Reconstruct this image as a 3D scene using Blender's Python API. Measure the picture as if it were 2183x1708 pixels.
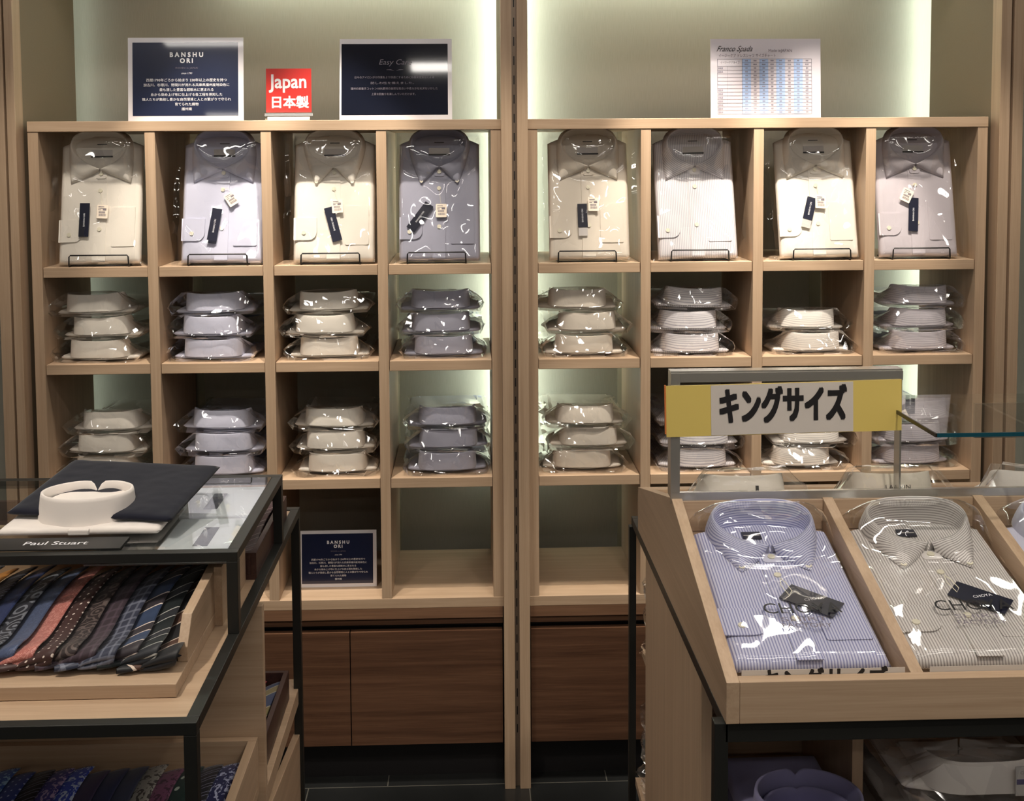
import bpy, bmesh, math, random
from mathutils import Vector, Matrix, noise
R = math.radians
T = Matrix.Translation
random.seed(7)
for o in list(bpy.data.objects): bpy.data.objects.remove(o)
sc = bpy.context.scene
COL = sc.collection

# ------------------------------------------------------------------ camera
cam = bpy.data.cameras.new('camera'); camo = bpy.data.objects.new('camera', cam); COL.objects.link(camo)
PI_, RO_, YA_ = .0612, .0062, .0299
cy, sy, cp, sp, cr, sr = math.cos(YA_), math.sin(YA_), math.cos(PI_), math.sin(PI_), math.cos(RO_), math.sin(RO_)
X_ = Vector((cy, -sy, 0)); Z_ = Vector((sy*sp, cy*sp, cp)); F_ = Vector((sy*cp, cy*cp, -sp))
Rt = X_*cr - Z_*sr; Up = X_*sr + Z_*cr
M = Matrix((( Rt.x, Up.x, -F_.x, -.1210), (Rt.y, Up.y, -F_.y, -2.864), (Rt.z, Up.z, -F_.z, 1.714), (0, 0, 0, 1)))
camo.matrix_world = M
cam.sensor_fit = 'HORIZONTAL'; cam.sensor_width = 36; cam.lens = 2309.44/2183*36
cam.shift_x = (1091.5-1068.4)/2183; cam.shift_y = (473.4-854)/2183
cam.clip_start = .05
sc.camera = camo

# ------------------------------------------------------------------ world, exposure
sc.view_settings.view_transform = 'Standard'; sc.view_settings.look = 'None'
sc.view_settings.gamma = 1; sc.view_settings.use_curve_mapping = False
sc.view_settings.exposure = 0.5
w = bpy.data.worlds.new('world'); sc.world = w; w.use_nodes = True
w.node_tree.nodes['Background'].inputs[0].default_value = (.95, .88, .78, 1)
w.node_tree.nodes['Background'].inputs[1].default_value = .06

# ------------------------------------------------------------------ wall-wash spotlights on the ceiling track
def spot(name, x, y, z, tx, ty, tz, power, size, blend, rad, col=(1, .90, .77)):
    l = bpy.data.lights.new(name, 'SPOT'); l.energy = power; l.spot_size = R(size); l.spot_blend = blend
    l.shadow_soft_size = rad; l.color = col
    o = bpy.data.objects.new(name, l); COL.objects.link(o); o.location = (x, y, z)
    o.rotation_euler = (Vector((tx, ty, tz))-Vector((x, y, z))).to_track_quat('-Z', 'Y').to_euler()
    return o
SP = [(-1.10, 28, .05), (-.79, 66, .014), (-.49, 72, .014), (-.19, 24, .05), (.20, 26, .06), (.50, 92, .014), (.82, 88, .014), (1.10, 34, .04)]
for (x, p, r) in SP:
    spot('track_spot_light', x, -.40 if r < .02 else -.55, 2.68, x, .07, 1.25, p, 34, .6, r)
FG = [(-.9, -1.75, -.70, -1.25, 40), (.6, -2.1, .5, -1.35, 36)]
for (x, y, tx, ty, p) in FG:
    spot('track_spot_light', x, y, 2.7, tx, ty, 1.0, p, 60, .6, .03)

# ------------------------------------------------------------------ helpers
def link(o, parent=None):
    COL.objects.link(o)
    if parent: o.parent = parent
    return o
def tag(o, label, cat, group=None, kind=None):
    if label: o['label'] = label
    if cat: o['category'] = cat
    if group: o['group'] = group
    if kind: o['kind'] = kind
    return o
def empty(name, loc, label, cat, group=None, rot=(0, 0, 0)):
    o = bpy.data.objects.new(name, None); o.empty_display_size = .02; COL.objects.link(o)
    o.location = loc; o.rotation_euler = rot
    return tag(o, label, cat, group)
def mesh_obj(name, bm, mat, parent=None, off=None, smooth=False, bevel=0, label=None):
    me = bpy.data.meshes.new(name)
    bm.normal_update(); bm.to_mesh(me); bm.free()
    if off is not None: me.transform(Matrix.Translation(-Vector(off)))
    if smooth:
        for p in me.polygons: p.use_smooth = True
    if mat: me.materials.append(mat)
    o = bpy.data.objects.new(name, me); link(o, parent)
    if bevel:
        b = o.modifiers.new('b', 'BEVEL'); b.width = bevel; b.segments = 2; b.limit_method = 'ANGLE'
    if label: o['label'] = label
    return o
def P(name, bm, mat, parent, **k):           # a part given in world coordinates under an unrotated root
    return mesh_obj(name, bm, mat, parent, off=parent.location if parent else None, **k)
def box(bm, x0, x1, y0, y1, z0, z1):
    vs = [bm.verts.new((x, y, z)) for x in (x0, x1) for y in (y0, y1) for z in (z0, z1)]
    for f in ((0, 1, 3, 2), (4, 6, 7, 5), (0, 4, 5, 1), (2, 3, 7, 6), (0, 2, 6, 4), (1, 5, 7, 3)):
        bm.faces.new([vs[i] for i in f])
    return bm
def B(*a): return box(bmesh.new(), *a)
def prism(poly, x0, x1):                     # polygon in (y, z) extruded along x
    bm = bmesh.new()
    a = [bm.verts.new((x0, y, z)) for y, z in poly]; b = [bm.verts.new((x1, y, z)) for y, z in poly]
    bm.faces.new(a); bm.faces.new(b[::-1]); n = len(poly)
    for i in range(n): bm.faces.new((a[(i+1) % n], a[i], b[i], b[(i+1) % n]))
    bmesh.ops.recalc_face_normals(bm, faces=bm.faces)
    return bm
def tube(bm, pts, r, n=8):
    rings = []
    for i, p in enumerate(pts):
        p = Vector(p); a = Vector(pts[max(0, i-1)]); b = Vector(pts[min(len(pts)-1, i+1)])
        t = (b-a).normalized(); u = t.cross(Vector((0.31, 0.17, .93))).normalized(); v = t.cross(u)
        rings.append([bm.verts.new(p+(u*math.cos(k*2*math.pi/n)+v*math.sin(k*2*math.pi/n))*r) for k in range(n)])
    for i in range(len(rings)-1):
        for k in range(n): bm.faces.new((rings[i][k], rings[i][(k+1) % n], rings[i+1][(k+1) % n], rings[i+1][k]))
    bm.faces.new(rings[0][::-1]); bm.faces.new(rings[-1])
    return bm
def disc(bm, x, y, z, r, h, n=12):
    a = [bm.verts.new((x+r*math.cos(i*2*math.pi/n), y+r*math.sin(i*2*math.pi/n), z)) for i in range(n)]
    b = [bm.verts.new((v.co.x, v.co.y, z+h)) for v in a]
    bm.faces.new(b)
    for i in range(n): bm.faces.new((a[i], a[(i+1) % n], b[(i+1) % n], b[i]))
    return bm
def setuv(o, fn):
    me = o.data; uv = me.uv_layers.new(name='UVMap') if not me.uv_layers else me.uv_layers[0]
    for lp in me.loops: uv.data[lp.index].uv = fn(me.vertices[lp.vertex_index].co)
    return o

# ------------------------------------------------------------------ materials
def mat(name):
    m = bpy.data.materials.new(name); m.use_nodes = True; nt = m.node_tree
    return m, nt, nt.nodes['Principled BSDF'], nt.nodes, nt.links
def lin(c):
    return tuple(((v/255)/12.92 if v/255 <= .04045 else ((v/255+.055)/1.055)**2.4) for v in c)+(1,)
def plain(name, c, rough=.6, metal=0, coat=0, spec=.5):
    m, nt, b, N, L = mat(name)
    b.inputs['Base Color'].default_value = lin(c); b.inputs['Roughness'].default_value = rough
    b.inputs['Metallic'].default_value = metal; b.inputs['Coat Weight'].default_value = coat; b.inputs['Coat Roughness'].default_value = .04
    b.inputs['Specular IOR Level'].default_value = spec
    return m
def ramp(N, L, fac, stops):
    r = N.new('ShaderNodeValToRGB'); L.new(fac, r.inputs[0]); e = r.color_ramp.elements
    while len(e) < len(stops): e.new(.5)
    for i, (p, c) in enumerate(stops): e[i].position = p; e[i].color = lin(c)
    return r.outputs[0]
def mth(N, L, op, a, b=None, c=None):
    n = N.new('ShaderNodeMath'); n.operation = op
    for i, v in enumerate((a, b, c)):
        if v is None: continue
        if isinstance(v, (int, float)): n.inputs[i].default_value = v
        else: L.new(v, n.inputs[i])
    return n.outputs[0]
def mix(N, L, f, a, b):
    n = N.new('ShaderNodeMix'); n.data_type = 'RGBA'
    for s, v in ((0, f), (6, a), (7, b)):
        if isinstance(v, (int, float)): n.inputs[s].default_value = v
        elif isinstance(v, tuple): n.inputs[s].default_value = v
        else: L.new(v, n.inputs[s])
    return n.outputs[2]
def wood(name, ax, c1, c2, c3, rough=.45, sc_=1.0):
    m, nt, b, N, L = mat(name)
    tc = N.new('ShaderNodeTexCoord'); mp = N.new('ShaderNodeMapping')
    s = [55*sc_]*3; s[ax] = 1.6*sc_; mp.inputs['Scale'].default_value = s
    L.new(tc.outputs['Object'], mp.inputs[0])
    n1 = N.new('ShaderNodeTexNoise'); n1.inputs['Scale'].default_value = 1; n1.inputs['Detail'].default_value = 5; n1.inputs['Distortion'].default_value = .5
    L.new(mp.outputs[0], n1.inputs[0])
    mp2 = N.new('ShaderNodeMapping'); s2 = [330]*3; s2[ax] = 9; mp2.inputs['Scale'].default_value = s2
    L.new(tc.outputs['Object'], mp2.inputs[0])
    n2 = N.new('ShaderNodeTexNoise'); n2.inputs['Scale'].default_value = 1; n2.inputs['Detail'].default_value = 2; L.new(mp2.outputs[0], n2.inputs[0])
    f = mth(N, L, 'ADD', mth(N, L, 'MULTIPLY', n1.outputs[0], .65), mth(N, L, 'MULTIPLY', n2.outputs[0], .35))
    L.new(ramp(N, L, f, [(.33, c1), (.5, c2), (.67, c3)]), b.inputs['Base Color'])
    b.inputs['Roughness'].default_value = rough
    bp = N.new('ShaderNodeBump'); bp.inputs['Strength'].default_value = .12; bp.inputs['Distance'].default_value = .001
    L.new(n2.outputs[0], bp.inputs['Height']); L.new(bp.outputs[0], b.inputs['Normal'])
    return m
MAP = ((175, 148, 121), (185, 158, 131), (195, 168, 141))
WX, WY, WZ = [wood('maple_'+'xyz'[i], i, *MAP) for i in range(3)]
DKX = wood('walnut', 0, (74, 50, 36), (92, 64, 47), (108, 78, 58), .4)
DKT = wood('walnut_edge', 0, (110, 80, 60), (124, 92, 70), (136, 102, 78), .4)
BRN = wood('mahogany_dark', 1, (52, 32, 30), (66, 42, 38), (78, 52, 46), .4)
def grassy(name, c, amt, ax):
    m, nt, b, N, L = mat(name)
    tc = N.new('ShaderNodeTexCoord'); mp = N.new('ShaderNodeMapping'); s = [900]*3; s[ax] = 25; mp.inputs['Scale'].default_value = s
    L.new(tc.outputs['Object'], mp.inputs[0]); n = N.new('ShaderNodeTexNoise'); n.inputs['Scale'].default_value = 1; L.new(mp.outputs[0], n.inputs[0])
    d = tuple(max(0, v-amt) for v in c); l = tuple(min(255, v+amt) for v in c)
    L.new(ramp(N, L, n.outputs[0], [(.3, d), (.7, l)]), b.inputs['Base Color']); b.inputs['Roughness'].default_value = .8
    bp = N.new('ShaderNodeBump'); bp.inputs['Strength'].default_value = .3; bp.inputs['Distance'].default_value = .0006; L.new(n.outputs[0], bp.inputs['Height']); L.new(bp.outputs[0], b.inputs['Normal'])
    return m
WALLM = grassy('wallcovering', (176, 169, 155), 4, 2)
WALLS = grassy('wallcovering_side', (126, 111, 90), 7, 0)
PLASTER = plain('plaster', (205, 200, 190), .9)
BLACK = plain('black_steel', (42, 42, 40), .42, .3)
WIRE = plain('black_wire', (22, 20, 20), .5)
def thin_fresnel(N, L):                       # the same reflectance from both sides of a thin sheet
    fr = N.new('ShaderNodeFresnel'); ge = N.new('ShaderNodeNewGeometry')
    L.new(mth(N, L, 'SUBTRACT', 1.5, mth(N, L, 'MULTIPLY', ge.outputs['Backfacing'], .83333)), fr.inputs['IOR'])
    return fr
def film(name, k, shard, col=(.97, .97, .97, 1), base=.0):
    m, nt, b, N, L = mat(name); N.remove(b)
    out = N['Material Output']
    tr = N.new('ShaderNodeBsdfTransparent'); tr.inputs[0].default_value = col
    gl = N.new('ShaderNodeBsdfGlossy'); gl.inputs['Roughness'].default_value = .035; gl.inputs[0].default_value = (1, 1, 1, 1)
    mx = N.new('ShaderNodeMixShader'); L.new(tr.outputs[0], mx.inputs[1]); L.new(gl.outputs[0], mx.inputs[2]); L.new(mx.outputs[0], out.inputs[0])
    tc = N.new('ShaderNodeTexCoord'); oi = N.new('ShaderNodeObjectInfo')
    va = N.new('ShaderNodeVectorMath'); va.operation = 'ADD'; L.new(tc.outputs['Object'], va.inputs[0])
    sc1 = N.new('ShaderNodeVectorMath'); sc1.operation = 'SCALE'; L.new(oi.outputs['Location'], sc1.inputs[0]); sc1.inputs['Scale'].default_value = 7.3
    L.new(sc1.outputs[0], va.inputs[1])
    nz = N.new('ShaderNodeTexNoise'); nz.inputs['Scale'].default_value = 9; nz.inputs['Detail'].default_value = 2; L.new(va.outputs[0], nz.inputs[0])
    wv = N.new('ShaderNodeVectorMath'); wv.operation = 'MULTIPLY_ADD'; L.new(nz.outputs['Color'], wv.inputs[0]); wv.inputs[1].default_value = (.07, .07, .07); L.new(va.outputs[0], wv.inputs[2])
    mp = N.new('ShaderNodeMapping'); mp.inputs['Rotation'].default_value = (0, 0, .6); mp.inputs['Scale'].default_value = (1.7, .8, 1); L.new(wv.outputs[0], mp.inputs[0])
    vo = N.new('ShaderNodeTexVoronoi'); vo.inputs['Scale'].default_value = 10; L.new(mp.outputs[0], vo.inputs['Vector'])
    cs = N.new('ShaderNodeVectorMath'); cs.operation = 'SUBTRACT'; L.new(vo.outputs['Color'], cs.inputs[0]); cs.inputs[1].default_value = (.5, .5, .5)
    cm = N.new('ShaderNodeVectorMath'); cm.operation = 'SCALE'; L.new(cs.outputs[0], cm.inputs[0]); cm.inputs['Scale'].default_value = shard
    bn = N.new('ShaderNodeTexNoise'); bn.inputs['Scale'].default_value = 7.5; bn.inputs['Detail'].default_value = 1; bn.inputs['Distortion'].default_value = .8
    mb = N.new('ShaderNodeMapping'); mb.inputs['Rotation'].default_value = (0, 0, -.5); mb.inputs['Scale'].default_value = (1.8, .6, 1); L.new(va.outputs[0], mb.inputs[0]); L.new(mb.outputs[0], bn.inputs[0])
    bp = N.new('ShaderNodeBump'); bp.inputs['Strength'].default_value = .7; bp.inputs['Distance'].default_value = .012; L.new(bn.outputs[0], bp.inputs['Height'])
    ad = N.new('ShaderNodeVectorMath'); ad.operation = 'ADD'; L.new(bp.outputs[0], ad.inputs[0]); L.new(cm.outputs[0], ad.inputs[1])
    nm = N.new('ShaderNodeVectorMath'); nm.operation = 'NORMALIZE'; L.new(ad.outputs[0], nm.inputs[0])
    L.new(nm.outputs[0], gl.inputs['Normal'])
    fr = thin_fresnel(N, L)
    L.new(mth(N, L, 'MINIMUM', mth(N, L, 'ADD', mth(N, L, 'MULTIPLY', fr.outputs[0], k), base), .6), mx.inputs[0])
    return m
FILM = film('clear_film', 1.9, .5, base=.035)
FILMS = film('clear_film_stacked', 2.1, .8, (.985, .985, .985, 1), base=.02)
def glassy(name, tint, k=1.2, rough=.01):
    m, nt, b, N, L = mat(name); N.remove(b); out = N['Material Output']
    tr = N.new('ShaderNodeBsdfTransparent'); tr.inputs[0].default_value = tint
    gl = N.new('ShaderNodeBsdfGlossy'); gl.inputs['Roughness'].default_value = rough
    mx = N.new('ShaderNodeMixShader'); L.new(tr.outputs[0], mx.inputs[1]); L.new(gl.outputs[0], mx.inputs[2]); L.new(mx.outputs[0], out.inputs[0])
    fr = thin_fresnel(N, L); L.new(mth(N, L, 'MULTIPLY', fr.outputs[0], k), mx.inputs[0])
    return m
GLASS = glassy('clear_glass', (.95, .97, .96, 1), 1.1)
GLEDGE = plain('glass_edge_teal', (20, 70, 84), .15)
STEEL = plain('polished_steel', (205, 202, 196), .24, .85)
CHROME = plain('slotted_chrome', (150, 132, 116), .3, .6)
WHITEC = plain('white_card', (232, 228, 232), .35, 0, .6)
NAVYC = plain('navy_card', (30, 38, 66), .25, 0, .8)
INK = plain('black_ink', (26, 24, 26), .5)
INKW = plain('white_ink', (236, 236, 240), .5)
INKG = plain('grey_ink', (120, 112, 122), .6)
RED = plain('red_card', (214, 54, 48), .35, 0, .4)
YEL = plain('yellow_card', (216, 192, 104), .5, 0, .3)
SIGNW = plain('sign_white', (206, 198, 190), .5, 0, .3)
CELL = plain('pale_blue_cells', (160, 182, 220), .5)
ACRY = glassy('clear_acrylic', (.99, .99, .99, 1), 1.0)
BTN = plain('pearl_button', (232, 226, 205), .25)
PRICE = plain('price_tag_paper', (240, 226, 208), .6)
NAVYT = plain('navy_hang_tag', (24, 26, 44), .3, 0, .4)
def cloth(name, c, stripes=None, c2=None, along=0, duty=.5, rough=.85, collar_c=None):
    m, nt, b, N, L = mat(name); b.inputs['Roughness'].default_value = rough
    b.inputs['Sheen Weight'].default_value = .2; b.inputs['Specular IOR Level'].default_value = .25
    tc = N.new('ShaderNodeTexCoord'); col = lin(c)
    if stripes:
        sx = N.new('ShaderNodeSeparateXYZ'); L.new(tc.outputs['UV'], sx.inputs[0])
        f = mth(N, L, 'FRACT', mth(N, L, 'MULTIPLY', sx.outputs[along], stripes))
        f = mth(N, L, 'PINGPONG', f, .5)
        f = mth(N, L, 'MULTIPLY', f, 2)
        mr = N.new('ShaderNodeMapRange'); L.new(f, mr.inputs[0]); mr.inputs[1].default_value = duty-.18; mr.inputs[2].default_value = duty+.18
        o = mix(N, L, mr.outputs[0], lin(c), lin(c2)); L.new(o, b.inputs['Base Color'])
    else: b.inputs['Base Color'].default_value = col
    nz = N.new('ShaderNodeTexNoise'); nz.inputs['Scale'].default_value = 14; nz.inputs['Detail'].default_value = 3; L.new(tc.outputs['Object'], nz.inputs[0])
    bp = N.new('ShaderNodeBump'); bp.inputs['Strength'].default_value = .25; bp.inputs['Distance'].default_value = .006
    L.new(nz.outputs[0], bp.inputs['Height']); L.new(bp.outputs[0], b.inputs['Normal'])
    return m
CL = {
 'cream': cloth('cream_white_cotton', (238, 231, 220)), 'cream2': cloth('warm_white_cotton', (226, 216, 202)),
 'blue': cloth('pale_lavender_cotton', (212, 213, 232)), 'slate': cloth('blue_grey_cotton', (168, 168, 184)),
 'white_s': cloth('white_grey_stripe', (234, 230, 232), 210, (176, 172, 184), duty=.72),
 'cream_s': cloth('ivory_fine_stripe', (236, 230, 222), 260, (196, 190, 186), duty=.72),
 'lav': cloth('pale_lilac_grey_cotton', (206, 198, 204)),
 'lav_s': cloth('lilac_grey_stripe', (216, 210, 216), 260, (176, 170, 182), duty=.72),
 'bluestripe': cloth('blue_candy_stripe', (218, 219, 238), 250, (142, 146, 192), duty=.58),
 'greystripe': cloth('grey_candy_stripe', (226, 221, 218), 250, (158, 152, 150), duty=.6),
 'purple': cloth('lilac_cotton', (150, 146, 186)), 'white': cloth('white_cotton', (236, 228, 222)),
 'navy': cloth('navy_wool', (16, 18, 34)),
}
DARKLIN = plain('dark_insert_card', (58, 54, 66), .8)
LABELW = plain('woven_label', (206, 200, 196), .7)

# ------------------------------------------------------------------ lettering (built-in font)
def text(name, s, size, m, parent, mtx, bold=0, shear=0, sp=1.0, align='CENTER', wid=None, thick=0, vspace=1.0):
    c = bpy.data.curves.new(name, 'FONT'); c.body = s; c.size = size; c.align_x = align; c.align_y = 'CENTER'
    c.shear = shear; c.space_character = sp; c.offset = 0; c.extrude = thick; c.space_line = vspace; c.resolution_u = 3
    o = bpy.data.objects.new('tmp', c); COL.objects.link(o)
    dg = bpy.context.evaluated_depsgraph_get(); dg.update()
    me = bpy.data.meshes.new_from_object(o.evaluated_get(dg)); bpy.data.objects.remove(o)
    if wid:
        xs = [v.co.x for v in me.vertices] or [0, 1]
        ww = max(xs)-min(xs); me.transform(Matrix.Diagonal((wid/ww, 1, 1, 1)))
    if bold > 0:
        bm = bmesh.new()
        for q in range(9):
            a_ = q*math.pi/4; k_ = 0 if q == 8 else bold*(1.38 if q % 2 else 1)
            m2 = me.copy(); m2.transform(T((k_*math.cos(a_), k_*math.sin(a_), q*.000012))); bm.from_mesh(m2); bpy.data.meshes.remove(m2)
        bm.to_mesh(me); bm.free()
    me.transform(mtx); me.materials.clear(); me.materials.append(m); me.name = name
    t = bpy.data.objects.new(name, me); link(t, parent)
    return t
def at(x, y, z=0, rz=0): return T((x, y, z)) @ Matrix.Rotation(rz, 4, 'Z')
def flat_at(x, y, z): return T((x, y, z))                               # reads from above, foot towards -y
def up_at(x, y, z): return T((x, y, z)) @ Matrix.Rotation(R(90), 4, 'X')  # upright, facing -y

# ------------------------------------------------------------------ the setting
def struct(name, bm, m, **k):
    o = mesh_obj(name, bm, m, **k); o['kind'] = 'structure'; return o
mfl, nt, b, N, L = mat('black_floor_tiles')
b.inputs['Roughness'].default_value = .22
tc = N.new('ShaderNodeTexCoord'); sx = N.new('ShaderNodeSeparateXYZ'); L.new(tc.outputs['Object'], sx.inputs[0])
def line(axis, off, pitch, wdt):
    f = mth(N, L, 'FRACT', mth(N, L, 'DIVIDE', mth(N, L, 'ADD', sx.outputs[axis], off), pitch))
    return mth(N, L, 'LESS_THAN', f, wdt/pitch)
row = mth(N, L, 'FLOOR', mth(N, L, 'DIVIDE', mth(N, L, 'ADD', sx.outputs[1], 3.005), .6))
shx = mth(N, L, 'ADD', sx.outputs[0], mth(N, L, 'MULTIPLY', mth(N, L, 'MODULO', row, 2), .386))
fx = mth(N, L, 'LESS_THAN', mth(N, L, 'FRACT', mth(N, L, 'DIVIDE', mth(N, L, 'ADD', shx, 5.97), .6)), .003/.6)
fl = mth(N, L, 'MAXIMUM', line(1, 3.005, .6, .003), fx)
nz = N.new('ShaderNodeTexNoise'); nz.inputs['Scale'].default_value = 5; L.new(tc.outputs['Object'], nz.inputs[0])
L.new(mix(N, L, fl, ramp(N, L, nz.outputs[0], [(.3, (24, 25, 25)), (.7, (33, 34, 34))]), lin((84, 82, 76))), b.inputs['Base Color'])
struct('floor', B(-4, 4, -6, .54, -.02, 0), mfl)
struct('ceiling', B(-4, 4, -6, .6, 2.8, 2.85), PLASTER)
struct('wall_back', B(-4, 4, .48, .54, 0, 2.8), WALLM)
struct('wall_behind', B(-4, 4, -6.1, -6, 0, 2.8), PLASTER)
n = 0
def trim(bm, m, **k):
    global n
    n += 1
    return struct('trim_%d' % n, bm, m, **k)
# maple uprights in pairs with a slotted chrome standard between them
for a, b2 in ((-1.341, -1.313), (-1.311+.004, -1.285), (-.035, -.0065), (.0065, .035), (1.284, 1.311), (1.319, 1.347)):
    trim(B(a, b2, -.03, .02, 0, 2.8), WZ, bevel=.001)
for a, b2 in ((-1.313, -1.307), (-.0065, .0065), (1.311, 1.319)):
    bm = B(a, b2, -.014, .0, 0, 2.8)
    trim(bm, CHROME)
    bm = bmesh.new()
    for i in range(52): box(bm, (a+b2)/2-.0014, (a+b2)/2+.0014, -.0146, -.0139, .15+i*.05, .173+i*.05)
    trim(bm, INK)
# deep side walls of the two bays
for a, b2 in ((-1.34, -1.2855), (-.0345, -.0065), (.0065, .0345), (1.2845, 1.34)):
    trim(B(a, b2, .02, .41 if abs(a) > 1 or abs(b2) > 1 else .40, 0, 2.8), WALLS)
# added battens behind the unit dividers, keeping strip light out of the middle columns
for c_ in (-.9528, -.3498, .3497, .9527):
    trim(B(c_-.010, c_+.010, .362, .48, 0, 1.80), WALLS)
# bay heads
trim(B(-1.2855, -.0345, .0, .40, 2.36, 2.42), WX); trim(B(.0345, 1.2845, .0, .40, 2.36, 2.42), WX)

# concealed light strips: behind the side walls of each bay and above the top
def emis(name, c, s):
    m, nt, b, N, L = mat(name); b.inputs['Emission Color'].default_value = c; b.inputs['Emission Strength'].default_value = s
    b.inputs['Base Color'].default_value = (.8, .8, .8, 1); return m
def strip(x, z0, z1, s, col=(.82, 1, .90, 1), g='concealed light strips behind the uprights', what=''):
    o = mesh_obj('light_strip', B(x-.006, x+.006, .417, .429, z0, z1), emis('strip_glow', col, s))
    tag(o, what, 'light strip', g)
strip(-1.300, .60, 2.35, 2.6, what='concealed vertical light strip at the far left edge of the left bay')
strip(-.022, .80, 2.35, 13, what='concealed vertical light strip left of the central uprights')
strip(.022, .80, 2.35, 15, what='concealed vertical light strip right of the central uprights')
strip(1.300, .60, 2.35, 15, what='concealed vertical light strip at the far right edge of the right bay')
for (x0, x1, s, wl) in ((-.85, -.10, 30, 'left'), (.10, 1.0, 28, 'right')):
    o = mesh_obj('light_strip', B(x0, x1, .41, .425, 2.335, 2.35), emis('strip_top', (.86, 1, .86, 1), s))
    tag(o, 'concealed horizontal light strip above the top of the %s bay' % wl, 'light strip')
# ceiling luminaires; the row nearest the shelves is added for glare on the bags
LAMP = emis('fluorescent_diffuser', (1, .94, .87, 1), 11.5)
LAMPH = plain('luminaire_housing', (220, 218, 214), .5)
spots = [(-.85, -.52), (.0, 9), (.75, -.52), (-1.3, -1.9), (0.1, -1.9), (1.5, -1.9), (-1.3, -3.0), (.3, -3.0), (1.9, -3.0), (-.6, -4.2), (1.2, -4.2), (-1.6, -5.2), (.6, -5.2)]
for i, (x, y) in enumerate(spots):
    if y > 5: continue
    e = empty('ceiling_light', (x, y, 2.8), 'linear ceiling light, %s of its row, %s row from shelves' % (('left', 'middle', 'right')[i % 3 if i < 9 else ((i-9) % 2)*2], ('added nearest', 'second', 'third', 'fourth', 'fifth')[i//3 if i < 9 else 3+(i-9)//2]), 'ceiling light', 'linear ceiling lights')
    P('housing', B(x-.5, x+.5, y-.06, y+.06, 2.775, 2.799), LAMPH, e)
    P('diffuser', B(x-.48, x+.48, y-.04, y+.04, 2.768, 2.775), LAMP, e)

# ------------------------------------------------------------------ shelving units
TT = .027; WW = .2745
ZT = [1.810, 1.4273, 1.1692, .8513, .5223]
def unit(x0, side):
    e = empty('shelving_unit', (x0+2*WW+2.5*TT, .18, .4953), 'maple pigeonhole shelving unit %s of the central uprights, four columns wide' % side, 'shelving unit')
    x1 = x0+4*WW+5*TT
    P('top_board', B(x0, x1, -.002, .36, ZT[0]-TT, ZT[0]), WX, e, bevel=.001)
    P('bottom_board', B(x0, x1, -.001, .36, ZT[4]-TT, ZT[4]), WX, e, bevel=.001)
    for i in (0, 4):
        P('side_panel', B(x0+i*(WW+TT), x0+i*(WW+TT)+TT, 0, .36, ZT[4], ZT[0]-TT), WZ, e, bevel=.001)
    for i in (1, 2, 3):
        P('divider', B(x0+i*(WW+TT), x0+i*(WW+TT)+TT, 0, .36, ZT[4], ZT[0]-TT), WZ, e, bevel=.001)
    for k in (1, 2, 3):
        for i in range(4):
            a = x0+i*(WW+TT)+TT
            P('shelf_board', B(a+.0012, a+WW-.0012, .004, .355, ZT[k]-TT, ZT[k]), WX, e, bevel=.001)
    return x0
XL = -1.2678; XR = .0347
unit(XL, 'left'); unit(XR, 'right')
def colx(i): return (XL if i < 4 else XR)+TT+WW/2+(i % 4)*(WW+TT)
# walnut base cabinets
for x0, x1, seams, side in ((-1.2845, -.0375, (-.862, -.451), 'left'), (.0375, 1.2835, (.47, .88), 'right')):
    e = empty('base_cabinet', ((x0+x1)/2, .2, 0), 'dark walnut base cabinet with flush doors below the %s shelving unit' % side, 'cabinet')
    P('worktop', B(x0, x1, -.001, .36, .466, .495), DKT, e)
    P('apron', B(x0, x1, .004, .36, .448, .466), DKX, e)
    P('recess', B(x0, x1, .03, .36, .431, .448), INK, e)
    xs = [x0]+list(seams)+[x1]
    P('carcass', B(x0, x1, .022, .36, .1135, .431), INK, e)
    for a, b2 in zip(xs, xs[1:]):
        P('door', B(a+.0015, b2-.0015, .0, .02, .115, .430), DKX, e)
    P('kickboard', B(x0, x1, .05, .36, 0, .1135), INK, e)

# ------------------------------------------------------------------ shirts
def grid_slab(hw, L_, th, seed, shoulder=.018, nx=30, ny=40, bulge=0):
    bm = bmesh.new(); top = []; bot = []
    for j in range(ny+1):
        v = -1+2*j/ny; rt, rb = [], []
        for i in range(nx+1):
            u = -1+2*i/nx
            uu = math.copysign(abs(u)**.8, u); vv = math.copysign(abs(v)**.8, v)
            x = uu*hw; y = (vv+1)/2*L_
            if v > .7: y -= shoulder*abs(uu)**1.6*(v-.7)/.3
            e = math.sqrt(max(0, 1-max(abs(uu), abs(vv))**14))
            cz = .0014*noise.noise(Vector((x*22, y*9, seed)))+.0008*noise.noise(Vector((x*60, y*60, seed)))
            z1 = th*(.5+.5*e)+(cz*e)+bulge*(1-uu*uu)*(1-vv*vv)
            z0 = th*(.5-.5*e)
            if 0 < i < nx and 0 < j < ny:
                rt.append(bm.verts.new((x, y, z1))); rb.append(bm.verts.new((x, y, z0)))
            else:
                q = bm.verts.new((x, y, th*.5)); rt.append(q); rb.append(q)
        top.append(rt); bot.append(rb)
    for j in range(ny):
        for i in range(nx):
            bm.faces.new((top[j][i], top[j][i+1], top[j+1][i+1], top[j+1][i]))
            f = (bot[j][i], bot[j+1][i], bot[j+1][i+1], bot[j][i+1])
            try: bm.faces.new(f)
            except ValueError: pass
    return bm
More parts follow.
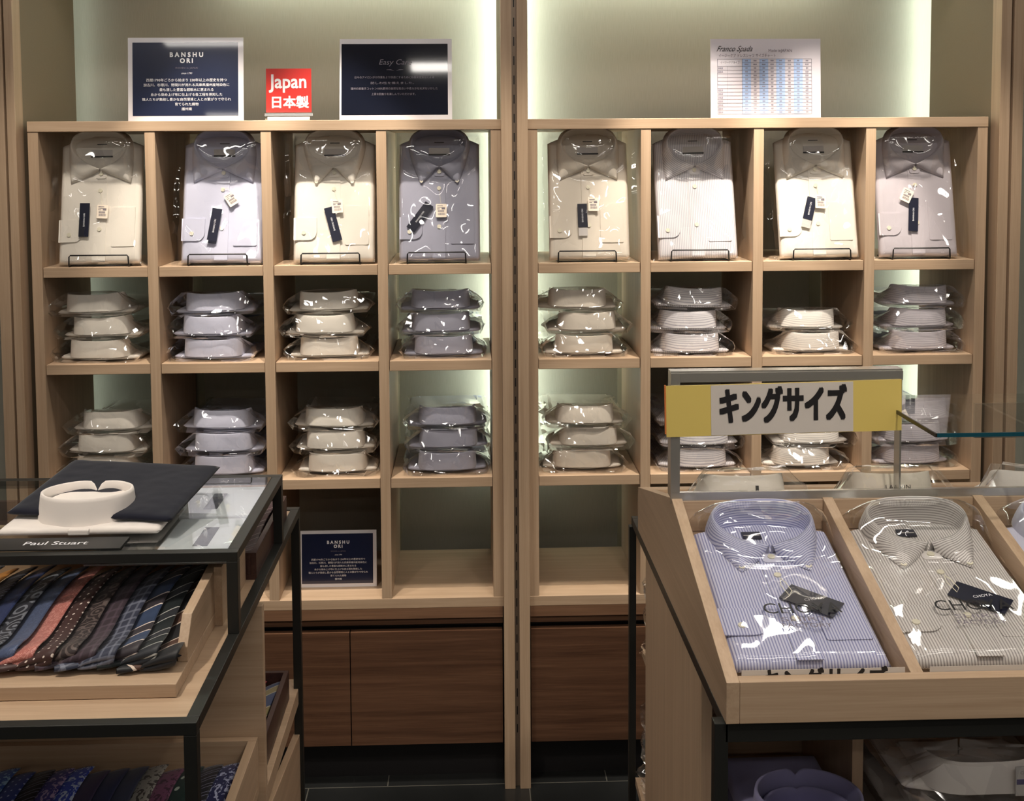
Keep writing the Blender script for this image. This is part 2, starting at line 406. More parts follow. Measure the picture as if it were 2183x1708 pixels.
def cat(pts, n):
    out = []; m_ = len(pts)
    for s in range(m_-1):
        p0 = Vector(pts[max(0, s-1)]); p1 = Vector(pts[s]); p2 = Vector(pts[s+1]); p3 = Vector(pts[min(m_-1, s+2)])
        for k in range(n):
            t = k/n
            out.append(.5*((2*p1)+(-p0+p2)*t+(2*p0-5*p1+4*p2-p3)*t*t+(-p0+3*p1-3*p2+p3)*t**3))
    out.append(Vector(pts[-1])); return out
def collar_bm(style, th, hb, hf):
    Fp = [(0, .352), (.036, .350), (.062, .338), (.073, .316), (.065, .294), (.044, .275), (.022, .262), (.0015, .252)]
    Fz = [hb, hb*.98, hb*.93, hb*.80, hb*.62, hb*.44, hf*1.05, hf]
    if style == 'stack': Fp[1:4] = [(.040, .352), (.067, .341), (.0755, .316)]; Fz = [hb*.94, hb*.97, hb*1.03, hb*.98, hb*.74, hb*.5, hf*1.05, hf]
    if style == 'down': Ep = [(0, .362), (.040, .359), (.071, .345), (.083, .313), (.072, .265), (.050, .206), (.032, .222), (.008, .247)]
    else: Ep = [(0, .362), (.040, .359), (.071, .345), (.084, .312), (.084, .265), (.079, .215), (.038, .232), (.005, .247)]
    if style == 'stack': Ep = [(0, .358), (.041, .3575), (.070, .345), (.080, .314), (.080, .268), (.079, .219), (.037, .238), (.007, .247)]
    Ez = [.001, .001, .001, .001, .002, .0025, .003, .004]
    Np = [(0, .343), (.034, .340), (.060, .329), (.068, .308), (.060, .289), (.041, .2725), (.020, .2605), (.001, .2515)]
    Fc = cat([(x, y, th+z) for (x, y), z in zip(Fp, Fz)], 5); Nc = cat([(x, y, th*.5) for x, y in Np], 5)
    Ea = cat([(x, y, th+z) for (x, y), z in zip(Ep[:6], Ez)], 5); Eb = cat([(x, y, th+z) for (x, y), z in zip(Ep[5:], Ez[5:])], 5)
    Ec = Ea[:-1]+Eb
    bm = bmesh.new(); uvl = bm.loops.layers.uv.new('UVMap')
    rows = []; nn = len(Fc)
    S = 8
    for side in (-1, 1):
        g = []
        for i in range(nn):
            F, E, I = Fc[i], Ec[i], Nc[i]; r = []
            for k in range(5):                                  # inside, up to the fold
                t = k/5; p = I.lerp(F, t); r.append((p, -.05*(1-t)))
            for k in range(S+1):                                # over the fold and down the leaf
                t = k/S; p = F.lerp(E, t)
                p = p+Vector((0, 0, (hb*.18)*math.sin(math.pi*t)*(F.z-E.z)/max(hb, .001)+(.0015 if 0 < k < S else 0)))
                r.append((p, t*(F-E).length))
            r.append((E+Vector((0, 0, -.0018)), (F-E).length+.001))
            g.append([(bm.verts.new((side*p.x, p.y, p.z)), d) for p, d in r])
        acc = 0
        for i in range(nn-1):
            ds = (Fc[i+1]-Fc[i]).length
            for k in range(len(g[0])-1):
                q = [g[i][k], g[i+1][k], g[i+1][k+1], g[i][k+1]]; aa = [acc, acc+ds, acc+ds, acc]
                if side > 0: q = q[::-1]; aa = aa[::-1]
                f = bm.faces.new([v for v, d in q])
                for lp, (v, d), a in zip(f.loops, q, aa): lp[uvl].uv = (d, a)
            acc += ds
    bmesh.ops.remove_doubles(bm, verts=bm.verts, dist=.0002)
    return bm
def rrect(x0, x1, y0, y1, z, r, th, corners=(1, 1, 1, 1)):
    bm = bmesh.new(); pts = []
    for (cx, cy_, a0, on) in ((x1, y1, 0, corners[0]), (x0, y1, 90, corners[1]), (x0, y0, 180, corners[2]), (x1, y0, 270, corners[3])):
        rr = r if on else .0005
        ox = cx-rr if cx == x1 else cx+rr; oy = cy_-rr if cy_ == y1 else cy_+rr
        for k in range(7): a = R(a0+15*k); pts.append((ox+rr*math.cos(a), oy+rr*math.sin(a)))
    a = [bm.verts.new((x, y, z)) for x, y in pts]; b_ = [bm.verts.new((x, y, z+th)) for x, y in pts]
    bm.faces.new(b_)
    for i in range(len(pts)): j = (i+1) % len(pts); bm.faces.new((a[i], a[j], b_[j], b_[i]))
    return bm
def hero_film(th, hb, seed, sx0=-.121, sx1=.121, flap=0, top=.372):
    bm = bmesh.new(); nx, ny = 54, 84; g = []
    ph = random.Random(seed); a1, a2 = ph.uniform(-1, 1), ph.uniform(-1, 1)
    for j in range(ny+1):
        r = []
        for i in range(nx+1):
            u = i/nx; v = j/ny
            x = sx0+(sx1-sx0)*u; y = -.006+(top+.006)*v
            rr = math.sqrt((x/.115)**2+((y-.318)/.085)**2); t = max(0, min(1, (1.25-rr)/.75)); t = t*t*(3-2*t)
            z = th+.0045+(hb+.001)*t
            dd = min(x+.107 if x < 0 else .107-x, .9)
            e = min(1, max(0, (dd+.012)/.022)); e = e*e*(3-2*e)
            e2 = min(1, v*28)*min(1, (1-v)*9+.1)
            z = .004+(z-.004)*min(e, 1)*min(1, e2)
            q = Vector((x*9+seed, y*9, seed*.37))
            rg = 1-abs(noise.noise(Vector((x*5*(1+a1*.3)+y*4*a2, y*3.5-x*3*a1, seed))))*2.2
            z += .0035*max(0, rg)**3+.0016*noise.noise(q*2.2)
            edge = min(u, 1-u)
            if edge < .06: x += .004*noise.noise(Vector((u*3, y*30, seed)))+(flap if u > .5 else -flap)*.0
            r.append(bm.verts.new((x, y, max(z, .001))))
        g.append(r)
    for j in range(ny):
        for i in range(nx): bm.faces.new((g[j][i], g[j][i+1], g[j+1][i+1], g[j+1][i]))
    return bm
def stack_film(th, hb, seed):
    rn = random.Random(seed); bm = bmesh.new(); rings = []
    top = th+hb+.003
    secs = [(.378, .78, .30), (.368, .98, 1.0), (.352, 1.0, 1.02), (.325, 1.01, .95), (.285, 1.0, .62), (.235, .98, .36), (.12, .97, .30), (-.004, .97, .26), (-.016, .93, .1)]
    for (y, ws, hs) in secs:
        h = top*hs
        prof = [(-.108, .001), (-.121, h*.30+.003), (-.104, h*.62), (-.072, h), (-.03, h*1.0), (.02, h*.99), (.072, h), (.104, h*.62), (.121, h*.30+.003), (.108, .001), (0, .0)]
        ring = []
        for (x, z) in prof:
            j = 0 if z < .002 else 1
            ring.append(bm.verts.new((x*ws+j*rn.uniform(-.006, .006), y+rn.uniform(-.004, .004), max(.0, z+j*rn.uniform(-.003, .003)))))
        rings.append(ring)
    n_ = len(rings[0])
    for a, b_ in zip(rings, rings[1:]):
        for k in range(n_):
            q = (a[k], a[(k+1) % n_], b_[(k+1) % n_], b_[k])
            bm.faces.new((q[0], q[1], q[2])); bm.faces.new((q[0], q[2], q[3]))
    c = bm.verts.new((rn.uniform(-.01, .01), .386, th*.8)); r0 = rings[0]
    for k in range(n_): bm.faces.new((r0[(k+1) % n_], r0[k], c))
    bmesh.ops.subdivide_edges(bm, edges=bm.edges, cuts=1, use_grid_fill=True)
    for v in bm.verts:
        if v.co.z > .003: v.co += Vector((noise.noise(v.co*90+Vector((seed, 0, 0))), noise.noise(v.co*90+Vector((0, seed, 0))), noise.noise(v.co*90+Vector((0, 0, seed)))))*.0028
    return bm
def buttons(parent, pts, r=.0055):
    for (x, y, z) in pts:
        mesh_obj('button', disc(bmesh.new(), x, y, z, r, .002), BTN, parent)
def build_shirt(e, c, style, th=.02, hb=.034, hf=.014, seed=1, full=True, hw=.108, label=True, s=1.0):
    m = CL[c]
    bdy = mesh_obj('shirt_body', grid_slab(hw, .350, th, seed, shoulder=.032), m, e, smooth=True); setuv(bdy, lambda v: (v.x, v.y))
    mesh_obj('collar', collar_bm(style, th, hb, hf), m, e, smooth=True)
    if not full: return
    o = mesh_obj('placket', rrect(-.019, .016, .004, .258, th+.0002, .001, .0016), m, e); setuv(o, lambda v: (v.x, v.y))
    o = mesh_obj('cuff', rrect(-hw+.001, -hw+.062, .058, .118, th+.0006, .022, .0018, (0, 0, 0, 1)), m, e); setuv(o, lambda v: (v.x, v.y))
    o = mesh_obj('pocket', rrect(.030, .092, .045, .150, th+.0002, .004, .0013, (0, 0, 1, 1)), m, e); setuv(o, lambda v: (v.x, v.y))
    mesh_obj('collar_stand', rrect(-.014, .014, .228, .2505, th+.001, .006, .0025), m, e)
    buttons(e, [(0, .241, th+.0035), (-.001, .196, th+.0017), (-.001, .092, th+.0017), (-hw+.028, .078, th+.0024)])
    if style == 'down': buttons(e, [(-.048, .215, th+.004), (.048, .215, th+.004)], .0045)
    if label:
        l = mesh_obj('neck_label', rrect(-.028, .028, .290, .306, th+.001, .001, .0008), LABELW, e)
        mesh_obj('label_band', rrect(-.029, .029, .286, .2895, th+.001, .0005, .0012), INK, l, label='black band on the neck label')
        mesh_obj('size_label', rrect(-.013, .013, .3205, .3225, th+.001, .0004, .0008), INK, e, label='tiny dark size label')

hero = [ # colour, style, x, lean-roll, tag(x,y,rot,len), price(x,y,rot), film seed, description
 ('cream', 'spread', -1.0985, .6, (-.040, .117, -1, .090), (.008, .138, -3), 3, 'cream white dress shirt with upright navy tag'),
 ('blue', 'spread', -.7776, -.4, (-.020, .098, -8.4, .094), (.024, .170, 33), 8, 'pale lavender blue dress shirt with slightly tilted navy tag'),
 ('cream', 'down', -.4807, 0, (-.002, .100, 15, .094), (.009, .148, 4), 15, 'cream button-down shirt with navy tag half under price tag'),
 ('slate', 'down', -.1995, 0, (-.052, .118, -37, .086), (.005, .134, 0), 21, 'blue grey button-down shirt with navy tag tilted far to the right'),
 ('cream2', 'spread', .2025, 0, (-.018, .118, 1, .064), (.012, .148, 0), 28, 'warm ivory dress shirt with short navy tag'),
 ('white_s', 'spread', .4954, 1.0, None, None, 33, 'white fine striped dress shirt without any hang tag'),
 ('cream', 'spread', .8253, .8, (-.022, .133, -16, .062), (.008, .150, -4), 41, 'bright cream dress shirt with short tilted navy tag'),
 ('lav', 'spread', 1.0957, 0, (-.012, .114, -5, .092), (-.028, .166, -27), 46, 'pale lilac grey dress shirt with navy tag under tilted price tag'),
]
def ctag(e, name, x, y, z, w_, h, rot, m):
    bm = rrect(-w_/2, w_/2, -h/2, h/2, 0, .0025 if name == 'price_tag' else .0008, .0012)
    bm.transform(at(x, y, z, R(rot)))
    return mesh_obj(name, bm, m, e)
ORD = ['first column', 'second column', 'third column', 'fourth column', 'fifth column', 'sixth column', 'seventh column', 'last column']
for i, (c, st, x, roll, tg, pr, sd, desc) in enumerate(hero):
    lean = 78.5
    e = empty('dress_shirt', (x, .036, ZT[1]+.004), desc+', top row, '+ORD[i], 'shirt', 'shirts propped up in the top row', (R(lean), 0, R(0)))
    e.rotation_euler = (Matrix.Rotation(R(lean), 4, 'X') @ Matrix.Rotation(R(roll), 4, 'Z')).to_euler()
    build_shirt(e, c, st, seed=sd)
    zt = .0255
    if tg:
        t = ctag(e, 'hang_tag', tg[0], tg[1], zt, .026, tg[3], tg[2], NAVYT)
        text('tag_lettering', 'BANSHU ORI', .0062, INKW, t, at(tg[0], tg[1], zt+.0015, R(tg[2]+90)))
        if tg[3] < .07:
            r_ = R(tg[2]); k = tg[3]/2+.008
            ctag(e, 'tag_slip', tg[0]+k*math.sin(r_), tg[1]-k*math.cos(r_), zt-.0008, .024, .03, tg[2], LABELW)
    if pr:
        t = ctag(e, 'price_tag', pr[0], pr[1], zt+.0022, .029, .036, pr[2], PRICE)
        bm = bmesh.new()
        for k in range(14):
            xx = -.009+k*.0014; wv = .0004+.0005*((k*7) % 3)/2
            box(bm, xx, xx+wv, -.012, -.006, 0, .0003)
        for k in range(9):
            xx = -.009+k*.0019; box(bm, xx, xx+.0012, -.004, .001, 0, .0003)
        box(bm, -.011, .004, .0125, .0137, 0, .0003); box(bm, -.011, .010, .0085, .0093, 0, .0003); box(bm, .001, .010, .0035, .0075, 0, .0003); box(bm, -.011, -.004, .004, .0055, 0, .0003)
        bm.transform(at(pr[0], pr[1], zt+.0036, R(pr[2])))
        mesh_obj('barcode', bm, INKG, t)
        bm = tube(bmesh.new(), [(pr[0], pr[1]+.016, zt+.004), (pr[0]*.5, pr[1]+.03, zt+.001), (0, .196, zt-.001)], .0004, 5)
        mesh_obj('tag_string', bm, BTN, e)
    wide = (-.136, .124) if i in (0, 1, 2, 6) else (-.122, .136)
    mesh_obj('clear_bag', hero_film(.021, .034, sd, wide[0], wide[1], top=.362), FILM, e, smooth=True)
    # black wire easel
    ex0, ex1 = x-.086 + (.0 if i not in (0, 5, 6, 7) else .01), x+.070+(.0 if i not in (0, 5, 6, 7) else .01)
    s = empty('wire_display_stand', (x, .02, ZT[1]), 'black wire easel holding the shirt in the top row, '+ORD[i], 'display stand', 'wire easels in the top row')
    zb = ZT[1]+.0022; y0 = .009; h = .029
    bm = tube(bmesh.new(), [(ex0, .12, zb), (ex0, y0+.001, zb), (ex0, y0, zb+.002), (ex0+.001, y0, zb+h-.004), (ex0+.004, y0, zb+h), (ex1-.004, y0, zb+h), (ex1-.001, y0, zb+h-.004), (ex1, y0, zb+.002), (ex1, y0+.001, zb), (ex1, .12, zb)], .0019, 8)
    P('wire_frame', bm, WIRE, s, smooth=True)
    bm = tube(bmesh.new(), [(ex0+.01, .115, zb), (ex0+.02, .135, zb+.24), (ex1-.02, .135, zb+.24), (ex1-.01, .115, zb)], .0017, 8)
    P('back_rest', bm, WIRE, s, smooth=True)
    bm = tube(bmesh.new(), [(ex0, .024, zb+.0005), (ex1, .024, zb+.0005)], .0015, 6)
    P('cross_bar', bm, WIRE, s, smooth=True)

# stacked shirts, necks to the front
STK = {
 2: [(0, [(-1.109, 1.5), (-1.093, 1), (-1.108, 0)]), (1, [(-.803, 1), (-.811, 0), (-.804, 0)]), (2, [(-.511, 1), (-.512, 0), (-.514, 0)]), (3, [(-.208, 0), (-.201, .5), (-.199, 0)]),
     (4, [(.189, -.5), (.204, 0), (.200, 0)]), (5, [(.498, -1.5), (.488, 0), (.492, 0)]), (6, [(.801, -1), (.813, 0)]), (7, [(1.108, -1.5), (1.103, 0), (1.105, 0)])],
 3: [(0, [(-1.087, .5), (-1.094, 0), (-1.098, 0)]), (1, [(-.796, -1), (-.788, 0), (-.793, 0)]), (2, [(-.498, -1), (-.491, 0), (-.491, 0)]), (3, [(-.193, 0), (-.199, 0), (-.198, 0)]),
     (4, [(.200, -.5), (.206, 0), (.200, 0)]), (5, [(.501, 0), (.514, 0), (.515, 0)]), (6, [(.811, 0), (.794, 0)]), (7, [(1.104, 0), (1.093, 0), (1.088, 0)])],
}
SCOL = {(0, 2): 'cream', (0, 3): 'cream', (1, 2): 'blue', (1, 3): 'blue', (2, 2): 'cream', (2, 3): 'cream', (3, 2): 'slate', (3, 3): 'slate', (4, 2): 'cream2', (4, 3): 'cream2',
        (5, 2): 'white_s', (5, 3): 'white_s', (6, 2): 'cream_s', (6, 3): 'cream_s', (7, 2): 'lav_s', (7, 3): 'lav_s'}
CNAME = {'cream': 'cream white shirt', 'blue': 'pale lavender blue shirt', 'slate': 'blue grey shirt', 'cream2': 'warm ivory shirt', 'white_s': 'grey striped white shirt', 'cream_s': 'ivory striped shirt', 'lav_s': 'lilac grey striped shirt'}
film_meshes = []
for k in range(6):
    bm = stack_film(.011, .046, 11+k*3); me = bpy.data.meshes.new('stack_bag'); bm.normal_update(); bm.to_mesh(me); bm.free(); me.materials.append(FILMS); film_meshes.append(me)
protos = {}
CN = ['first column from left', 'second column from left', 'third column from left', 'fourth column from left', 'fifth column from left', 'sixth column from left', 'seventh column from left', 'rightmost column']
LV = {3: ['topmost', 'middle', 'bottom'], 2: ['upper', 'lower']}
def copy_tree(o, parent=None):
    c = o.copy(); COL.objects.link(c); c.parent = parent
    for ch in o.children: copy_tree(ch, c)
    return c
cnt = 0
for row, cols in STK.items():
    for ci, items in cols:
        c = SCOL[(ci, row)]; nn = len(items)
        for k, (x, roll) in enumerate(items):
            lvl = nn-1-k
            lab = '%s bagged %s of its stack, %s shelf row, %s' % (LV[nn][k], CNAME[c], {2: 'second', 3: 'third'}[row], CN[ci])
            if c not in protos:
                e = empty('folded_shirt', (0, 0, 0), '', '')
                build_shirt(e, c, 'stack', th=.011, hb=.046, hf=.024, seed=50+len(protos), full=False)
                mesh_obj('insert_card', B(-.09, .09, .02, .20, .0125, .0135), CL[c], e)
                f = bpy.data.objects.new('clear_bag', film_meshes[0]); link(f, e)
                protos[c] = e
            else: e = copy_tree(protos[c])
            for ch in e.children:
                if ch.name.startswith('clear_bag'): ch.data = film_meshes[(cnt*5+k) % 6]
            tag(e, lab, 'shirt', 'folded shirts stacked on the %s row of shelves' % {2: 'second', 3: 'third'}[row])
            e.location = (x, .392+random.uniform(-.004, .006), ZT[row]+.0015+lvl*.0625)
            e.rotation_euler = (0, R(roll), math.pi+R(random.uniform(-1.5, 1.5))+R(3*((ci % 4)-1.5)*.4))
            cnt += 1

# ------------------------------------------------------------------ cards on top of the shelving
def card(name, x, z, w_, h, y, lean, label, cat, thick=.002, m=WHITEC):
    e = empty(name, (x, y, z), label, cat, None, (R(90-lean), 0, 0))
    mesh_obj('backing', B(-w_/2, w_/2, 0, h, -thick, 0), m, e)
    return e
def banshu(e, w_, h, k):
    mesh_obj('navy_panel', B(-w_/2+.012*k, w_/2-.014*k, .014*k, h-.013*k, 0, .0005), NAVYC, e)
    z = .0009
    text('lettering', 'BANSHU', .0165*k, INKW, e, at(.002*k, .176*k, z), bold=.0006*k, sp=1.6)
    text('lettering', 'ORI', .0165*k, INKW, e, at(.002*k, .160*k, z), bold=.0006*k, sp=1.45)
    text('lettering', 'WOVEN in JAPAN', .0062*k, INKG, e, at(.002*k, .141*k, z), sp=1.25)
    text('lettering', 'since 1790', .0066*k, INKW, e, at(.002*k, .127*k, z), shear=.3)
    rows_ = ['西暦1790年ごろから始まり 230年以上の歴史を持つ', '加古川、杉原川、野間川が流れる兵庫県播州産地染色に', '最も適した豊富な超軟水に恵まれる', '糸から染め上げ布に仕上げる各工程を熟知した', '職人たちが集結し豊かな自然環境と人との繋がりで守られ', '育てられた織物', '播州織']
    ws = [.212, .226, .142, .188, .234, .062, .027]
    for i, (t, wd) in enumerate(zip(rows_, ws)):
        text('lettering', t, .0088*k, INKW, e, at(.002*k, (.1085-i*.0128)*k, z), wid=wd*k)
e = card('story_card', -.8685, 1.8105, .304, .222, .045, 4, 'large navy card with seven lines of white Japanese text on the left shelving unit', 'sign')
banshu(e, .304, .222, 1.0)
e = card('story_card', -.492, .5227, .215, .156, .085, 5, 'small navy card with white Japanese text standing in the bottom pigeonhole', 'sign')
banshu(e, .215, .156, .70)
e = card('care_card', -.3133, 1.8105, .300, .221, .045, 9, 'dark navy card headed Easy Care with lamp reflections on the left shelving unit', 'sign')
mesh_obj('navy_panel', B(-.145, .139, .014, .2075, 0, .0005), plain('black_navy_card', (22, 26, 40), .06, 0, 1), e)
text('lettering', 'Easy Care', .0205, INKG, e, at(-.002, .157, .0009), shear=.25, wid=.088)
bm = bmesh.new()
for s in (-1, 1):
    vs = [bm.verts.new(p) for p in ((s*.002-.002, .134, .0009), (s*.012-.002, .1375, .0009), (s*.024-.002, .1365, .0009), (s*.010-.002, .1355, .0009))]
    bm.faces.new(vs if s > 0 else vs[::-1])
mesh_obj('flourish', bm, INKG, e)
for t, yy, wd, xo in (('日々のアイロンがけ作業をより快適にするために形態安定加工による', .1155, .212, -.004), ('防しわ性を備えました。', .100, .115, -.006), ('播州の高番手コットン100%素材の自然な風合いや柔らかな光沢をいかした', .085, .232, -.004), ('上質な肌触りを楽しんでいただけます。', .070, .118, -.004)):
    text('lettering', t, .0075, INKG, e, at(xo, yy, .0009), wid=wd)
# red Japan card in an acrylic stand
e = empty('origin_card', (-.598, .05, 1.8105), 'small red card reading Japan in a clear acrylic stand on the left shelving unit', 'sign', None, (R(86), 0, 0))
mesh_obj('red_panel', B(-.060, .060, .022, .139, -.001, .0005), RED, e)
text('lettering', 'Japan', .052, INKW, e, at(0, .103, .001), bold=.0009, wid=.098)
text('lettering', '日本製', .034, INKW, e, at(.002, .047, .001), bold=.0010, wid=.096)
bm = bmesh.new(); bm.faces.new([bm.verts.new(p) for p in ((-.064, .004, .002), (.064, .004, .002), (.064, .143, .002), (-.064, .143, .002))]); box(bm, -.058, .058, 0, .003, -.004, .03)
mesh_obj('acrylic_holder', bm, ACRY, e)
mesh_obj('acrylic_foot_edge', B(-.056, .056, .0, .010, .0005, .004), plain('frosted_acrylic', (240, 232, 222), .2), e)
# size chart
e = card('size_chart', .6845, 1.806, .300, .219, .055, 3, 'white laminated size chart with pale blue columns standing on the right shelving unit', 'sign', m=plain('chart_paper', (204, 198, 206), .35, 0, .5))
text('lettering', 'Franco Spada', .021, INK, e, at(-.086, .192, .0009), shear=.55, wid=.098, bold=-.0002)
text('lettering', 'Made inJAPAN', .0115, INKG, e, at(.040, .187, .0009), wid=.064)
text('lettering', 'イージーケア ドレスシャツ サイズチャート', .0105, INKG, e, at(-.05, .1735, .0009), wid=.155)
x0, x1, y0, y1 = -.131, .125, .0165, .165
xs = [x0, -.104, -.064, -.040, -.017, .007, .029, .053, .077, .101, x1]
bm = bmesh.new()
for k in (2, 4, 6, 8): box(bm, xs[k], xs[k+1], y0, y1, .0, .0004)
mesh_obj('blue_columns', bm, CELL, e)
bm = bmesh.new(); rh = (y1-y0)/15
for k in range(16):
    yy = y0+k*rh; box(bm, x0 if k not in (14,) else xs[2], x1, yy-.00025, yy+.00025, .0005, .0008)
for k, xx in enumerate(xs):
    if k in (0, 10, 2): box(bm, xx-.0004, xx+.0004, y0, y1, .0005, .0008)
box(bm, xs[1]-.0002, xs[1]+.0002, y0+2*rh, y1-2*rh, .0005, .0008)
mesh_obj('table_rules', bm, plain('rule_ink', (104, 102, 116), .6), e)
text('lettering', 'イージーケアタイプ', .0085, INKG, e, at((x0+xs[2])/2, y1-rh, .0009), wid=.052)
GR2 = plain('pale_ink', (140, 136, 150), .6)
bm = bmesh.new(); rn = random.Random(5)
for r_ in range(15):
    for k in range(2, 10):
        cxm = (xs[k]+xs[k+1])/2; wd = .006+.003*rn.random()
        if r_ == 1: wd = .010
        yy = y1-(r_+.5)*rh
        for q in range(4): box(bm, cxm-wd/2+q*wd/4, cxm-wd/2+q*wd/4+wd*.17, yy-.0018, yy+.0018, .0005, .0008)
mesh_obj('table_entries', bm, GR2, e)
bm = bmesh.new()
for r_ in (2, 3, 8, 9, 10, 11, 12, 13, 14):
    yy = y1-(r_+.5)*rh
    for q in range(3): box(bm, x0+.002+q*.0045, x0+.0055+q*.0045, yy-.002, yy+.002, .0005, .0008)
mesh_obj('row_headings', bm, GR2, e)

# ------------------------------------------------------------------ ties
def tie_mat(name, c, kind=None, c2=None, f=40, c3=None, rough=.5):
    m, nt, b, N, L = mat(name); b.inputs['Roughness'].default_value = rough; b.inputs['Sheen Weight'].default_value = .15; b.inputs['Specular IOR Level'].default_value = .35
    tc = N.new('ShaderNodeTexCoord'); sx = N.new('ShaderNodeSeparateXYZ'); L.new(tc.outputs['UV'], sx.inputs[0])
    col = None
    def band(o, fr, lo, hi):
        q = mth(N, L, 'FRACT', mth(N, L, 'MULTIPLY', o, fr))
        return mth(N, L, 'MULTIPLY', mth(N, L, 'GREATER_THAN', q, lo), mth(N, L, 'LESS_THAN', q, hi))
    base = lin(c)
    if kind == 'stripe':
        dg = mth(N, L, 'ADD', sx.outputs[1], mth(N, L, 'MULTIPLY', sx.outputs[0], .35))
        a = mix(N, L, band(dg, f, .35, .72), base, lin(c3 or c))
        wbit = mth(N, L, 'ADD', band(dg, f, .33, .37), band(dg, f, .70, .74))
        col = mix(N, L, wbit, a, lin(c2))
    elif kind == 'plaid':
        a = mix(N, L, mth(N, L, 'MULTIPLY', band(sx.outputs[1], f, .3, .55), .6), base, lin(c2))
        col = mix(N, L, mth(N, L, 'MULTIPLY', band(sx.outputs[0], f*1.6, .3, .55), .5), a, lin(c2))
    elif kind in ('dots', 'paisley', 'fleck'):
        v = N.new('ShaderNodeTexVoronoi'); v.inputs['Scale'].default_value = f
        v.inputs['Randomness'].default_value = .15 if kind == 'dots' else 1
        L.new(tc.outputs['UV'], v.inputs['Vector'])
        if kind == 'dots': k = mth(N, L, 'LESS_THAN', v.outputs[0], .16)
        elif kind == 'paisley':
            k = mth(N, L, 'MULTIPLY', mth(N, L, 'GREATER_THAN', mth(N, L, 'SINE', mth(N, L, 'MULTIPLY', v.outputs[0], 22)), .35), .7)
        else:
            nz = N.new('ShaderNodeTexNoise'); nz.inputs['Scale'].default_value = f*2.2; nz.inputs['Distortion'].default_value = 2; L.new(tc.outputs['UV'], nz.inputs[0])
            k = mth(N, L, 'GREATER_THAN', nz.outputs[0], .53)
        col = mix(N, L, k, base, lin(c2))
    if col: L.new(col, b.inputs['Base Color'])
    else: b.inputs['Base Color'].default_value = base
    return m
TM = {
 'black_brown': tie_mat('black_tie_brown_stripe', (26, 26, 30), 'stripe', (226, 206, 190), 11, (84, 56, 44)),
 'green': tie_mat('bottle_green_stripe', (22, 30, 32), 'stripe', (190, 190, 186), 16, (40, 42, 48)),
 'blue': tie_mat('blue_block_stripe', (52, 68, 98), 'stripe', (226, 210, 200), 13, (50, 44, 50)),
 'plaid': tie_mat('slate_plaid', (52, 56, 74), 'plaid', (126, 130, 146), 48),
 'burg': tie_mat('burgundy_plaid', (58, 46, 54), 'plaid', (92, 76, 88), 46),
 'paisley': tie_mat('brown_paisley', (46, 36, 36), 'paisley', (112, 98, 94), 42),
 'dots': tie_mat('brown_pin_dot', (64, 40, 38), 'dots', (220, 206, 196), 80),
 'salmon': tie_mat('salmon_pink', (178, 106, 98), 'fleck', (206, 144, 134), 60, rough=.35),
 'slate': tie_mat('slate_blue', (70, 80, 108), 'fleck', (84, 96, 126), 60, rough=.35),
 'dpais': tie_mat('ink_medallion', (34, 36, 46), 'paisley', (136, 140, 150), 34),
 'navy': tie_mat('navy_satin', (40, 50, 86), 'fleck', (48, 60, 100), 60, rough=.4),
 'orange': tie_mat('orange_satin', (186, 122, 52)),
 'dark': tie_mat('black_thin_stripe', (26, 26, 34), 'stripe', (150, 150, 176), 60, (26, 26, 34)),
 'cyan': tie_mat('blue_white_figures', (56, 92, 176), 'fleck', (150, 190, 226), 34),
 'bdots': tie_mat('blue_pin_dot', (54, 70, 140), 'dots', (170, 180, 220), 90),
 'purp': tie_mat('violet_figures', (62, 58, 132), 'fleck', (170, 150, 190), 34),
 'royal': tie_mat('royal_blue_figures', (56, 80, 190), 'fleck', (190, 206, 236), 30),
 'plum': tie_mat('plain_plum', (62, 54, 84)), 'pnavy': tie_mat('plain_navy', (44, 50, 84)), 'pslate': tie_mat('plain_slate', (56, 62, 86)),
 'grey': tie_mat('grey_leaf', (150, 148, 142), 'fleck', (66, 62, 62), 30), 'wine': tie_mat('wine_leaf', (112, 68, 96), 'fleck', (66, 40, 58), 30),
 'dgreen': tie_mat('dark_green', (28, 48, 46), 'dots', (170, 180, 170), 40), 'nfleck': tie_mat('navy_white_figures', (38, 42, 84), 'fleck', (170, 176, 206), 34),
 'red': tie_mat('red_white_stripe', (176, 40, 46), 'stripe', (226, 214, 210), 14, (216, 206, 202)), 'bluey': tie_mat('blue_gold_stripe', (72, 84, 120), 'stripe', (196, 190, 170), 14, (150, 136, 96)),
 'maroon': tie_mat('maroon_stripe', (70, 36, 42), 'stripe', (160, 140, 140), 22, (60, 30, 36)),
}
